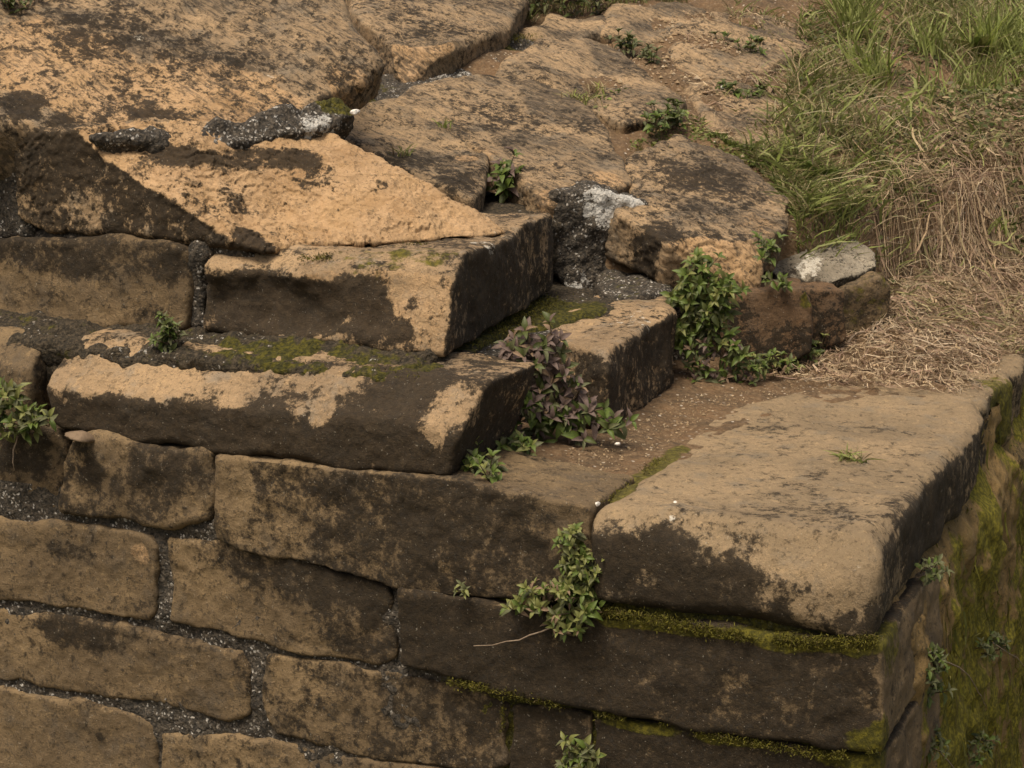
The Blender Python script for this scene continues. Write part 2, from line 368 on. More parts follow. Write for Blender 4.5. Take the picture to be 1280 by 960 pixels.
def plain(name, col, col2=None, sc=30, rough=.85, attr=None, bump=0., trans=0.):
    s = NT(name); c = s.mix(s.step(s.noise(sc, 5, .65), .35, .65), col, col2 or tuple(x * .6 for x in col))
    if attr: c = s.mix(.78, c, s.attr(attr, True))
    s.L(c, s.b.inputs['Base Color']); s.b.inputs['Roughness'].default_value = rough
    if bump: s.L(s.bump(s.noise(sc * 3, 5, .7), bump), s.b.inputs['Normal'])
    if trans:
        tr = s.n('ShaderNodeBsdfTranslucent'); s.L(c, tr.inputs[0]); mx = s.n('ShaderNodeMixShader'); mx.inputs[0].default_value = trans
        s.L(s.b.outputs[0], mx.inputs[1]); s.L(tr.outputs[0], mx.inputs[2]); s.L(mx.outputs[0], s.out.inputs[0])
    return s.m
M_BLADE = plain('grass_blade', (.12, .14, .03), sc=8, attr='tint', trans=.25, rough=.6)
M_STRAW = plain('dry_straw', (.33, .24, .14), sc=12, attr='tint', rough=.75)
M_LEAF = {
    'green': plain('leaf_green', (.110, .150, .028), (.068, .098, .020), sc=25, rough=.5, trans=.18),
    'lime': plain('leaf_lime', (.20, .205, .065), (.135, .145, .04), sc=25, rough=.5, trans=.2),
    'dark': plain('leaf_dark', (.080, .094, .024), (.052, .064, .018), sc=25, rough=.5, trans=.15),
    'purple': plain('leaf_purple', (.150, .105, .085), (.090, .062, .050), sc=25, rough=.6, trans=.12),
    'olive': plain('leaf_olive', (.12, .125, .055), (.075, .08, .035), sc=25, rough=.6, trans=.15),
    'dry': plain('leaf_dry', (.22, .15, .09), (.12, .08, .05), sc=20, rough=.8)}
M_STEM = plain('stem', (.16, .12, .07), (.09, .07, .04), sc=40)
M_TWIG = plain('twig', (.25, .19, .13), (.15, .11, .075), sc=40, rough=.8)
M_CHIP = plain('lime_chip', (.72, .68, .60), (.48, .44, .38), sc=60, bump=.003)
M_PEB = plain('pebble', (.24, .19, .14), (.15, .12, .09), sc=25, bump=.003)
M_GROUND = plain('ground_earth', (.11, .085, .05), (.07, .075, .03), sc=3, bump=.03)

# ------------------------------------------------------------------ setting: ground far below, hill slope behind
def grid(name, xs, ys, fz, mat, moss=None, flip=False, **kw):
    X, Y = np.meshgrid(xs, ys, indexing='ij'); p = np.stack([X.ravel(), Y.ravel()], 1); z = fz(p[:, 0], p[:, 1])
    v = np.c_[p, z]; nx, ny = len(xs), len(ys); i = np.arange(nx * ny).reshape(nx, ny)
    f = np.stack([i[:-1, :-1], i[1:, :-1], i[1:, 1:], i[:-1, 1:]], -1).reshape(-1, 4)
    o = link(name, mesh_np(name, v, f, {'moss': moss(v) if moss else np.zeros(len(v))}), mat)
    o['kind'] = 'structure'; return o
grid('ground', np.linspace(-90, 90, 60), np.linspace(-90, 110, 60), lambda X, Y: -2.6 + .1 * fbm(np.stack([X, Y, X * 0], 1) * .3, 2), M_GROUND)

EDGE = np.array([(-1.62, 1.5), (-1.50, 2.0), (-1.45, 2.4), (-1.15, 2.55), (-1.0, 2.78), (-.86, 2.95), (-.72, 3.12), (-.64, 3.3), (-.56, 3.65), (-.43, 3.95), (-.23, 4.55), (.4, 5.3), (2, 7.2), (2, 40), (-40, 40), (-40, 1.5)])
def terrain_z(X, Y):
    p3 = np.stack([X, Y, X * 0], 1)
    d = poly_sdf(X + .06 * fbm(p3 * 3 + 9, 2), Y + .06 * fbm(p3 * 3 + 30, 2), EDGE)
    up = zQ(X, np.minimum(Y, 14)) - .07 + .07 * fbm(p3 * 1.4, 3) + .035 * fbm(p3 * 5 + 2, 3) + .012 * fbm(p3 * 14, 2)
    far = sst(3.2, 4.2, Y + X * .3)
    low = .012 + .012 * fbm(p3 * 4 + 3, 3) + .05 * sst(.45, 0., d) * sst(0., 1., Y) + .26 * far * sst(.9, 0., d) + .11 * sst(2.2, 3.1, Y) * sst(-.1, -.6, X)
    low = low - 2.7 * sst(.0, .30 + 1.6 * sst(5.2, 7.0, Y), X) - .05 * sst(-.28, -.03, X) * (1 - far)
    return low + (up - low) * sst(.02 + .20 * far, -.10, d)
def soil_moss(v):
    pj = project(v); n = fbm(v * 4, 3); m = .16 + .25 * n
    m = m + .5 * np.exp(-(((pj[:, 0] - 900) / 60) ** 2 + ((pj[:, 1] - 200) / 25) ** 2))
    return np.clip(m, 0, 1)
grid('hillside_soil', np.arange(-9, -.045, .035), np.arange(2.3, 4.7, .035), terrain_z, M_SOIL, soil_moss)
grid('hillside_soil', np.arange(-9, 3, .035), np.arange(4.645, 15, .035), lambda X, Y: terrain_z(X, Y) - .006 * (Y < 4.7), M_SOIL, soil_moss)
SLABP = np.array([P(x, y, Z=0)[:2] for x, y in [(742, 645), (900, 660), (1085, 682), (1106, 676), (1236, 512), (1228, 506), (1120, 493), (1010, 500), (895, 534), (836, 576)]])
def ledge_z(X, Y):
    p3 = np.stack([X, Y, X * 0], 1)
    return np.where(Y > 2.25, terrain_z(X, Y) - .004, .006 + .035 * sst(-.75, -1.5, X) + .012 * fbm(p3 * 4 + 3, 3) - .03 * sst(.25, 0., Y) + .006 * fbm(p3 * 22, 3) - .012) - .16 * sst(-.035, -.11, poly_sdf(X, Y, SLABP))
def gz(X, Y): return terrain_z(np.array([X]), np.array([Y]))[0] if Y > 2.3 else ledge_z(np.array([X]), np.array([Y]))[0]
def G(x, y):                            # the spot of ground seen there
    t = np.arange(4, 22, .01); q = CAM + ray(x, y) * t[:, None]
    h = np.where(q[:, 1] > 2.3, terrain_z(q[:, 0], q[:, 1]), ledge_z(q[:, 0], q[:, 1]))
    k = np.where(q[:, 2] <= h)[0]; k = k[0] if len(k) else -1
    return np.array([q[k, 0], q[k, 1], h[k]])
JA, JB = P(742, 640, Z=0), P(850, 560, Z=0)
def ledge_moss(v):
    q = v[:, :2] - JA[:2]; dr = (JB - JA)[:2]; L2 = dr @ dr; t = np.clip(q @ dr / L2, .12, 1.0)
    d = np.linalg.norm(q - t[:, None] * dr, axis=1)
    return np.clip(.05 + .75 * np.exp(-(d / .05) ** 2) + .1 * fbm(v * 5, 2), 0, 1)
grid('ledge_soil', np.arange(-1.75, -.20, .012), np.arange(.06, 3.6, .012), ledge_z, M_SOIL, ledge_moss)

# ------------------------------------------------------------------ the wall
WALL = thing('stone_wall', 'dark mossy sandstone block wall with gritty mortar joints below the steps', 'wall', (-1.6, .2, -1.3)); WALL['kind'] = 'thing'
STEPS = thing('stone_steps', 'weathered sandstone steps climbing left above the wall, edges crumbled and tops orange', 'stone steps', (-2.2, 1.0, 0))
FY = np.array([0, -1.0, 0])
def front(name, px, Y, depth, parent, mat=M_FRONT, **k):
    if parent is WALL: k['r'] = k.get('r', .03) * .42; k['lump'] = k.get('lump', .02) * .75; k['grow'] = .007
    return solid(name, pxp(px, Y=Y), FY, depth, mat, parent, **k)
D1 = dict(crust=(.4, .34, .3)); D2_ = dict(crust=(.5, .52, .45)); D3 = dict(crust=(.85, 1.0, .12), moss=(.25, .12))
front('stone', [(-60, 538), (66, 545), (82, 575), (74, 638), (0, 632), (-60, 622)], .02, .3, WALL, r=.045, lump=.03, tone=D2_, marks=[(30, 625, .09, 'crust', -.4), (20, 570, .12, 'crust', .3)])
front('stone', [(78, 572), (92, 548), (150, 552), (262, 567), (266, 610), (259, 650), (215, 659), (120, 646), (74, 638)], -.01, .3, WALL, r=.05, lump=.035, lf=4, tone=D2_,
      marks=[(190, 600, .16, 'crust', .35), (130, 565, .08, 'crust', -.4), (235, 640, .06, 'crust', -.4), (110, 590, .05, 'crust', .5)])
front('stone', [(268, 571), (560, 600), (735, 636), (738, 752), (640, 744), (490, 731), (400, 708), (272, 678)], -.02, .42, WALL, r=.022, vox=.009, lump=.012, tone=dict(crust=(.30, .60, .4)),
      marks=[(285, 620, .075, 'crust', -.9, (1, 1, 2)), (700, 655, .10, 'crust', -.4), (420, 640, .5, 'crust', .15), (345, 680, .12, 'crust', -.2), (660, 610, .3, 'crust', -.1), (610, 690, .3, 'crust', .25)])
front('stone', [(212, 673), (268, 677), (400, 712), (482, 735), (491, 752), (495, 822), (470, 829), (400, 818), (290, 795), (210, 778)], 0., .3, WALL, r=.025, lump=.012, tone=D1,
      marks=[(360, 710, .28, 'crust', .45, (1.4, 1, .45)), (440, 780, .18, 'crust', .3), (270, 760, .12, 'crust', -.2), (470, 750, .1, 'crust', .3)])
front('stone', [(-60, 640), (0, 648), (184, 672), (191, 682), (191, 768), (184, 776), (90, 762), (0, 747), (-60, 738)], 0., .3, WALL, r=.025, lump=.012, tone=dict(crust=(.3, .22, .2)),
      marks=[(70, 690, .09, 'crust', .4, (1.5, 1, .4)), (165, 690, .06, 'fresh', .5)])
front('stone', [(498, 738), (640, 757), (740, 770), (1000, 800), (1097, 808), (1100, 940), (1030, 935), (740, 885), (620, 866), (560, 848), (497, 826)], -.035, .9, WALL, r=.028, vox=.011, lump=.014,
      tone=D3, marks=[(960, 800, .10, 'moss', .6, (3, 1, .28)), (820, 778, .10, 'moss', .6, (2.4, 1, .25)), (1060, 802, .10, 'moss', .6, (1.2, 1, .35)), (1090, 940, .1, 'moss', .7), (1090, 880, .10, 'crust', -.35, (.6, 1, 1)), (1120, 800, .12, 'moss', .5)],
      label='large blackened corner stone with a yellow-green moss line along its top')
front('stone', [(-60, 752), (0, 760), (150, 783), (296, 815), (309, 838), (306, 890), (280, 904), (190, 880), (90, 864), (0, 849), (-60, 842)], 0., .3, WALL, r=.03, lump=.014, tone=dict(crust=(.3, .14, .2)),
      marks=[(85, 795, .15, 'crust', .55, (1.4, 1, .45)), (300, 850, .1, 'crust', .35, (.5, 1, 1)), (200, 800, .08, 'crust', .2, (2, 1, .4))])
front('stone', [(330, 822), (480, 838), (627, 873), (631, 958), (600, 966), (480, 950), (345, 916), (326, 880)], 0., .3, WALL, r=.025, lump=.012, tone=dict(crust=(.5, .55, .4)),
      marks=[(350, 860, .08, 'crust', -.35), (520, 900, .3, 'crust', .2)])
front('stone', [(637, 878), (737, 894), (738, 985), (637, 972)], -.01, .3, WALL, r=.02, lump=.01, tone=D3)
front('stone', [(743, 897), (1030, 942), (1100, 953), (1104, 1050), (743, 1000)], -.02, .9, WALL, r=.03, lump=.012, vox=.012, tone=D3, marks=[(1060, 950, .1, 'moss', .6, (1.6, 1, .5)), (800, 905, .05, 'moss', .6, (3, 1, .5)), (900, 922, .05, 'moss', .6, (3, 1, .5))])
front('stone', [(-60, 856), (0, 864), (160, 889), (188, 906), (195, 945), (196, 1000), (-60, 985)], 0., .3, WALL, r=.03, lump=.014, tone=dict(crust=(.3, .10, .2)), marks=[(115, 925, .03, 'crust', .6, (1.5, 1, .7)), (100, 880, .05, 'crust', .3, (2, 1, .5))])
front('stone', [(203, 918), (330, 928), (470, 952), (600, 972), (600, 1030), (203, 1010)], .0, .3, WALL, r=.03, lump=.014, tone=D1, marks=[(250, 950, .05, 'pale', .25)])
# the ledge slab at the corner and the next one behind it
solid('ledge_slab', pxp([(742, 645), (900, 660), (1085, 682), (1106, 676), (1236, 512), (1228, 498), (1120, 478), (1010, 482), (880, 522), (830, 572)], Z=0), (0, 0, 1), .285, M_SLAB, WALL,
      r=.05, vox=.010, lump=.016, lf=2.5, wob=.02, fine=.006, tone=dict(crust=(.17, .66, .76), moss=(.04, .05)),
      cuts=[dict(p=P(1020, 700, Y=0), n=(.1, -.75, .65), amp=.03, f=4, fresh=.12, k=.03)],
      marks=[(800, 720, .05, 'crust', -.35), (950, 760, .05, 'crust', -.35), (880, 690, .07, 'crust', -.3), (905, 750, .04, 'crust', -.3), (760, 690, .09, 'crust', .35, (1, 1, 1.2)), (900, 600, .3, 'crust', .08), (1000, 640, .2, 'crust', .14, (1.5, .7, 1)), (960, 530, .16, 'crust', .12), (900, 740, .3, 'crust', .25, (1.5, 1, .5)), (1010, 770, .07, 'crust', -.4), (830, 740, .1, 'crust', -.15), (1040, 720, .1, 'crust', -.7), (1090, 720, .08, 'crust', -.5), (980, 700, .12, 'crust', -.4),
             (1175, 560, .12, 'crust', .16), (1100, 530, .13, 'crust', .22, (1.5, .6, 1)), (845, 640, .02, 'pale', .5), (1150, 640, .2, 'crust', .3, (.4, 1, 1)), (780, 610, .06, 'moss', .25), (840, 645, .15, 'crust', .12)],
      label='big flat ledge slab at the wall corner with a worn rounded front edge')
solid('ledge_slab', [(-.75, 2.02, -.012), (-.02, 1.98, -.012), (.0, 2.5, -.012), (-.015, 3.2, -.012), (0, 4.4, -.02), (-.75, 4.4, -.02)], (0, 0, 1), .28, M_SLAB, WALL, r=.045, vox=.012, lump=.022, lf=4, wob=.03,
      flake=(.006, 5, (0, 0, 1)), tone=dict(crust=(.15, .6, .6), moss=(.1, .3)), marks=[(1265, 500, .2, 'moss', .5)])
# wall body seen in the joints, and its mossy side
def sheet(name, a, ua, va, nu, nv, n, fd, mat, parent, attrs, kind='stuff'):
    s, t = np.meshgrid(np.linspace(0, 1, nu), np.linspace(0, 1, nv), indexing='ij')
    p = a + s.reshape(-1, 1) * ua + t.reshape(-1, 1) * va; p = p + np.asarray(n) * fd(p)[:, None]
    i = np.arange(nu * nv).reshape(nu, nv); f = np.stack([i[:-1, :-1], i[1:, :-1], i[1:, 1:], i[:-1, 1:]], -1).reshape(-1, 4)
    if np.dot(np.cross(ua, va), n) < 0: f = f[:, ::-1]
    o = link(name, mesh_np(name, p, f, attrs(p)), mat, parent, -np.array(parent.location) if parent else None); o['kind'] = kind; return o
def joint_attrs(p):
    m = .06 + .75 * sst(-1.75, -1.1, p[:, 0]) + .1 * fbm(p * 3, 2)
    return {'moss': np.clip(m, 0, 1), 'pale': np.clip(.22 * sst(-1.6, -2.2, p[:, 0]) * sst(-.2, -.5, p[:, 2]) + .1 * fbm(p * 4, 2), 0, 1), 'crust': p[:, 0] * 0, 'fresh': p[:, 0] * 0}
sheet('mortar', np.array([-4.2, .016, -2.7]), np.array([4.15, 0, 0]), np.array([0, 0, 2.54]), 400, 260, (0, -1, 0),
      lambda p: .012 * fbm(p * 9, 3) + .008 * fbm(p * 40, 3), M_MORT, WALL, joint_attrs)
def side_bulge(p):
    v = p * np.array([1, 3.6, 1.2]); return (.03 * fbm(v + 4, 3) + .03 * fbm(p * 3.5, 3) + .065) * sst(-.24, -.40, p[:, 2]) * sst(.10, .42, p[:, 1]) + .022 * fbm(p * 14, 4)
sheet('mossy_facing', np.array([-.02, .12, -2.7]), np.array([0, 6.4, 0]), np.array([0, 0, 2.62]), 420, 220, (1, 0, 0), side_bulge, sandstone('mossy_side', tan=(.27, .175, .068), tan2=(.17, .115, .045), grey=(.06, .05, .025), black=(.03, .024, .014), mossc=((.085, .078, .008), (.23, .20, .018))), WALL,
      lambda p: {'moss': np.clip(.42 + .45 * fbm(p * 7 + 70, 3) + .75 * fbm(p * np.array([1, 3.2, .8]) + 2, 3), 0, 1), 'crust': np.clip(.16 + .40 * fbm(p * np.array([1, 4, 1]) + 31, 2) , 0, 1), 'fresh': p[:, 0] * 0, 'pale': p[:, 0] * 0})
def block(name, lo, hi, mat, parent):
    a, b = np.array(lo, float), np.array(hi, float)
    v = np.array([[(a, b)[i][0], (a, b)[j][1], (a, b)[k][2]] for i in (0, 1) for j in (0, 1) for k in (0, 1)])
    f = np.array([[0, 1, 3, 2], [4, 6, 7, 5], [0, 4, 5, 1], [2, 3, 7, 6], [0, 2, 6, 4], [1, 5, 7, 3]])
    return link(name, mesh_np(name, v, f, smooth=False), mat, parent, -np.array(parent.location))
block('rubble_core', (-4.15, .12, -2.75), (-.12, 6, -.06), M_MORT, WALL)

# ------------------------------------------------------------------ the steps
# first step
front('step_stone', [(50, 430), (240, 442), (430, 458), (580, 470), (592, 478), (565, 604), (400, 583), (265, 566), (130, 552), (62, 536), (46, 480)], .0, .54, STEPS, M_TOP, r=.03, vox=.009, lump=.014, lf=2.5,
      cuts=[dict(p=np.array([-2.9, .0, .197]), n=(.0, -.62, .78), amp=.018, f=3.5, fresh=.30, k=.02), dict(p=np.array([-2, .3, .345]), n=(.02, 0, 1), amp=.01, fresh=.1)],
      tone=dict(crust=(.52, .86, .82)), flake=(.003, 6, (0, 0, 1)),
      marks=[(250, 455, .35, 'crust', -.25, (2, .5, .12)), (565, 500, .10, 'crust', -.5), (190, 475, .10, 'crust', -.45, (2, 1, .5)), (300, 490, .07, 'crust', -.5), (390, 515, .06, 'crust', -.5), (440, 470, .1, 'crust', -.4, (2, 1, .4)), (110, 480, .05, 'crust', -.4), (540, 540, .06, 'crust', -.6), (400, 505, .05, 'crust', -.6), (90, 470, .1, 'crust', -.3), (470, 490, .16, 'crust', .35), (330, 490, .12, 'crust', .3), (250, 555, .6, 'crust', .3, (2, 1, .25)), (530, 470, .12, 'crust', .3)],
      label='long first step stone, tan worn edge with black lichen patches')
front('step_stone', [(-60, 418), (0, 424), (34, 430), (40, 470), (37, 530), (0, 530), (-60, 520)], .04, .5, STEPS, M_FRONT, r=.035, lump=.02, tone=dict(crust=(.3, .35, .5)), cuts=[dict(p=np.array([-3.2, .05, .25]), n=(0, -.6, .8), fresh=.2)])
solid('step_stone', pxp([(690, 422), (762, 437), (842, 388), (834, 368), (760, 362), (690, 395)], Z=.32), (0, 0, 1), .32, M_TOP, STEPS, r=.035, vox=.009, lump=.02, lf=4, wob=.02, flake=(.005, 6, (0, 0, 1)),
      tone=dict(crust=(.30, .72, .80), moss=(.02, .1)), marks=[(790, 395, .11, 'pale', .42, (1, 1.6, 1)), (725, 425, .08, 'pale', .2), (740, 430, .14, 'crust', -.3, (1, 1, .2)), (730, 470, .12, 'crust', .2), (800, 370, .14, 'moss', .35)],
      label='short step stone with pale lichen on its chipped top edge')
# second step
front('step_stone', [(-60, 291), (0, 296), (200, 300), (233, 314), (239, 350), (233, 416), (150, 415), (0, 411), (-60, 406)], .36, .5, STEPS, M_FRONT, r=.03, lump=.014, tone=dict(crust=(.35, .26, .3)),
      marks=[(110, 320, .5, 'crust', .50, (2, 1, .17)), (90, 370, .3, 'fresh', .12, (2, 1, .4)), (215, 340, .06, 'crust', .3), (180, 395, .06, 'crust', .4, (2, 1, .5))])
front('step_stone', [(251, 312), (400, 322), (568, 328), (576, 336), (552, 450), (470, 446), (430, 434), (330, 426), (251, 417)], .33, 1.55, STEPS, M_TOP, r=.03, vox=.0095, lump=.016, lf=3,
      cuts=[dict(p=np.array([-1.52, .35, .5]), n=(1, .165, .0), amp=.02, f=4, fresh=0), dict(p=np.array([-2.0, .36, .60]), n=(.05, -.45, .9), amp=.015, f=4, fresh=.28, k=.02), dict(p=np.array([-1.62, .40, .52]), n=(.15, -.92, .35), amp=.02, f=5, fresh=.5, k=.02)],
      subs=[(P(365, 380, Y=.33), (.36, .07, .10), .03)],
      tone=dict(crust=(.42, .42, .78)), flake=(.003, 6, (0, 0, 1)),
      marks=[(350, 375, .22, 'crust', 1.0, (1.7, 1, .55)), (300, 395, .14, 'crust', .7), (455, 395, .10, 'crust', .8), (490, 410, .06, 'crust', .7), (430, 345, .06, 'crust', .6), (510, 375, .04, 'crust', .5), (400, 338, .08, 'crust', -.3), (470, 350, .08, 'crust', .35), (510, 355, .12, 'crust', -.3), (320, 328, .16, 'crust', -.6, (3, 1, .25)), (600, 325, .2, 'crust', .2), (545, 350, .05, 'crust', .3), (640, 330, .4, 'crust', .15), (690, 285, .1, 'crust', -.3), (660, 300, .12, 'crust', -.1), (460, 318, .07, 'moss', .45, (3, 2, 1)), (540, 305, .07, 'moss', .45, (2, 2, 1)), (605, 296, .06, 'pale', .5), (400, 322, .05, 'pale', .3, (2, 1, 1))],
      label='second step stone with a hollowed black front and orange crumbling corner')
# third step: big block with a broken, flaking slope
SA, SB, SC = P(98, 166, Y=.36), P(316, 322, Y=.36), P(624, 290, Z=.675)
SPL = plane3(SA, SB, SC)
SK = P(425, 166, pl=SPL); S3N = nrm(np.cross(SK - SC, np.array([-.25, .9, -.45])))
if S3N[2] < 0: S3N = -S3N
front('step_stone', [(14, 158), (130, 162), (300, 172), (650, 190), (650, 338), (420, 326), (310, 318), (200, 302), (110, 294), (60, 290), (18, 275)], .38, 1.15, STEPS, M_TOP, r=.03, vox=.0062, lump=.014, lf=3,
      cuts=[dict(p=SA, n=SPL[1], amp=.055, f=2.6, fresh=1.0, k=.006), dict(p=P(205, 228, Y=.375), n=nrm(SPL[1] * .7 + np.array([0, -.55, 0])), amp=.05, f=5.5, fresh=.9, k=.006), dict(p=SC, n=S3N, amp=.03, f=3, fresh=.35, k=.02), dict(p=np.array([-2, .5, .665]), n=(0, 0, -1), amp=.005, fresh=0)],
      flake=(.021, 3.4, (.05, .5, .85)), fine=.007, tone=dict(crust=(.3, .68, .6)),
      marks=[(200, 230, .4, 'crust', .12), (310, 285, .06, 'crust', .7), (320, 300, .06, 'crust', .8), (60, 190, .25, 'crust', .2), (100, 265, .1, 'crust', -.3), (390, 220, .06, 'crust', .35, (2, 1, .6)), (480, 225, .025, 'crust', .6), (330, 192, .2, 'crust', .75, (2, 1, .25)), (230, 190, .1, 'crust', .6, (2, 1, .4)), (250, 215, .3, 'crust', .1), (450, 260, .5, 'crust', .08), (620, 290, .05, 'pale', .4), (460, 225, .04, 'pale', .3)],
      label='third step block whose broken orange face flakes beside an old black face')
# upper stones on the slope
TA, TB, TC = P(20, 156, Y=.36), P(400, 140, Y=1.15), P(250, 0, Y=1.45)
TPL = plane3(TA, TB, TC)
solid('top_stone', pxp([(-60, 152), (0, 153), (100, 164), (200, 163), (300, 152), (365, 138), (425, 112), (462, 95), (487, 72), (474, 50), (452, 30), (436, 5), (415, -40), (395, -75), (-60, -75)], pl=TPL), TPL[1], .24, M_BED, STEPS,
      r=.05, vox=.0105, lump=.03, lf=2.2, wob=.02, flake=(.016, 3.2, BN), fine=.008, tone=dict(crust=(.40, .3, .35), fresh=.22),
      marks=[(30, 125, .10, 'crust', .8), (75, 145, .07, 'crust', .6), (10, 145, .06, 'crust', .5), (150, 40, .25, 'crust', .12, (2, 1, 1)), (250, 75, .16, 'crust', .1), (100, 80, .3, 'fresh', .5, (2, 1, 1)), (300, 110, .2, 'fresh', .5, (2, 1, 1)), (160, 130, .3, 'fresh', .4, (2, 1, 1)),
             (215, 150, .1, 'crust', .4, (2, 1, 1)), (440, 100, .1, 'fresh', .7), (180, 45, .05, 'pale', .4), (340, 90, .04, 'pale', .4)], label='rounded tan top stone with bedding streaks and black lichen')
solid('top_stone', pxp([(438, 8), (460, 30), (478, 48), (512, 72), (572, 56), (640, 30), (652, 8), (660, -40), (640, -70), (430, -70)], pl=Q(.12)), QN, .20, M_BED, STEPS, r=.04, vox=.012, lump=.025, lf=2.5, flake=(.016, 3.2, BN),
      tone=dict(crust=(.42, .3, .3), fresh=.1), cuts=[dict(p=P(500, 60, pl=Q(.10)), n=(.55, -.62, .5), amp=.02, fresh=.9)])
solid('top_stone', pxp([(425, 170), (440, 142), (500, 124), (568, 160), (604, 192), (603, 236), (590, 250), (548, 232), (492, 203)], pl=Q(.02)), QN, .2, M_BED, STEPS, grow=.02, r=.02, vox=.010, lump=.022, lf=4, flake=(.016, 3.2, BN),
      tone=dict(crust=(.42, .34, .35), fresh=.1), marks=[(510, 190, .12, 'crust', .35), (575, 220, .1, 'crust', .2), (580, 190, .06, 'fresh', .6)])
solid('top_stone', pxp([(498, 126), (520, 108), (600, 97), (652, 97), (702, 114), (752, 160), (784, 224), (748, 244), (694, 250), (655, 218), (612, 190), (570, 166)], pl=Q(.035)), QN, .17, M_BED, STEPS, grow=.025, r=.018, vox=.0105, lump=.016, lf=3, flake=(.018, 3.2, BN),
      tone=dict(crust=(.40, .3, .35), fresh=.1), marks=[(760, 215, .1, 'fresh', .5), (690, 240, .12, 'fresh', .7), (640, 140, .2, 'crust', .15), (750, 200, .1, 'crust', -.2), (600, 190, .1, 'fresh', .4)],
      label='broad bedded top stone with fine parallel grooves above the small cavity')
solid('top_stone', pxp([(630, 96), (640, 74), (682, 50), (742, 48), (802, 85), (852, 124), (836, 140), (782, 151), (742, 130), (692, 106)], pl=Q(.025)), QN, .16, M_BED, STEPS, grow=.03, r=.03, vox=.012, lump=.03, lf=3, flake=(.016, 3.2, BN),
      tone=dict(crust=(.40, .3, .35)))
for pts_, h_ in (([(850, 40), (900, 16), (985, 26), (1004, 58), (962, 88), (890, 96), (846, 78)], .0), ([(760, 40), (770, 12), (850, 2), (880, 12), (846, 36), (815, 52)], .0), ([(866, 112), (905, 102), (965, 122), (985, 160), (945, 178), (890, 150)], -.015), ([(655, 40), (700, 20), (755, 18), (752, 40), (690, 48)], -.01)):
    solid('top_stone', pxp(pts_, pl=Q(h_)), QN, .16, M_BED, STEPS, grow=.03, r=.04, vox=.013, lump=.035, lf=3.5, wob=.04, flake=(.016, 3.2, BN), tone=dict(crust=(.22, .2, .2), fresh=.3, moss=(.12, .1)))
solid('top_stone', pxp([(770, 264), (788, 232), (776, 198), (845, 170), (920, 196), (985, 245), (982, 288), (952, 302), (966, 330), (900, 314), (836, 306)], pl=Q(.03)), QN, .20, M_BED, STEPS, r=.014, vox=.0095, lump=.014, lf=3, wob=.022, flake=(.022, 3.2, (.15, -.2, 1)),
      tone=dict(crust=(.44, .10, .2), fresh=.1), cuts=[dict(p=P(900, 316, pl=Q(.0)), n=(.62, -.62, .45), amp=.03, f=5, fresh=.95, k=.02)],
      marks=[(800, 330, .12, 'crust', .8), (870, 210, .2, 'crust', .25), (830, 280, .1, 'crust', .35), (900, 260, .12, 'pale', .28, (1, 3, 1)), (950, 270, .14, 'fresh', .4), (930, 240, .12, 'crust', .2)],
      label='tan stone with a crumbled orange lower edge above the leafy green plant')
T6 = plane3(P(1040, 353, Z=.325), P(960, 338, Z=.37), P(1050, 283, Z=.515))
solid('capping_slab', pxp([(952, 306), (1000, 288), (1052, 284), (1099, 316), (1097, 331), (1042, 355), (1000, 350), (958, 338)], pl=T6), T6[1], .06, M_GREY, STEPS, r=.009, vox=.008, lump=.007, lf=5, fine=.012, tone=dict(crust=(.15, .5, .5), pale=.08, moss=(.0, .3)),
      marks=[(1010, 322, .07, 'pale', .55, (1, 2, 1)), (1050, 300, .12, 'crust', .25), (1060, 335, .1, 'pale', .15), (1000, 345, .1, 'crust', .3)], label='thin grey lichened capping slab jutting over a mossy block')
g1, g2, g3, g4, g5 = P(903, 482, Z=0), P(1008, 446, Z=0), P(1050, 422, Z=0), P(1104, 388, Z=0), P(1135, 372, Z=0)
def fplane(x, y, nx, ny, dz=0., z=0.): return (P(x, y, Z=z), nrm([nx, ny, dz]))
V7 = fplane(955, 470, .30, -.95, .06); solid('riser_stone', pxp([(896, 366), (1004, 362), (1014, 384), (1014, 442), (975, 464), (945, 474), (902, 474)], pl=V7), V7[1], .5, M_RED, STEPS, r=.012, vox=.009, lump=.009, wob=.008, lf=4, tone=dict(crust=(.2, .25, .35), moss=(.1, .05)),
                           marks=[(925, 400, .06, 'crust', .4), (970, 440, .16, 'crust', .35, (1.4, 1, .6)), (960, 372, .04, 'pale', .3), (1005, 380, .04, 'moss', .6)], label='reddish brown riser stone')
V8 = fplane(1035, 432, .55, -.83, 0, .08); solid('riser_stone', pxp([(1008, 364), (1054, 365), (1058, 426), (1010, 446)], pl=V8), V8[1], .4, M_RED, STEPS, r=.012, vox=.010, lump=.009, wob=.008, grow=.012, tone=dict(crust=(.4, .68, .5), moss=(.2, .25)))
V9 = fplane(1075, 410, .45, -.88, 0, .12); solid('riser_stone', pxp([(1044, 369), (1100, 350), (1108, 358), (1106, 400), (1052, 426)], pl=V9), V9[1], .4, M_FRONT, STEPS, r=.014, vox=.010, lump=.01, wob=.01, grow=.01, lf=5, tone=dict(crust=(.3, .45, .4), moss=(.4, .42)), label='rounded mossy riser block under the capping slab')
VB = (P(1040, 400, Z=.1) + np.array([-.10, .14, 0]), V8[1]); FILLB = pxp([(985, 340), (1098, 332), (1100, 410), (990, 430)], pl=VB)
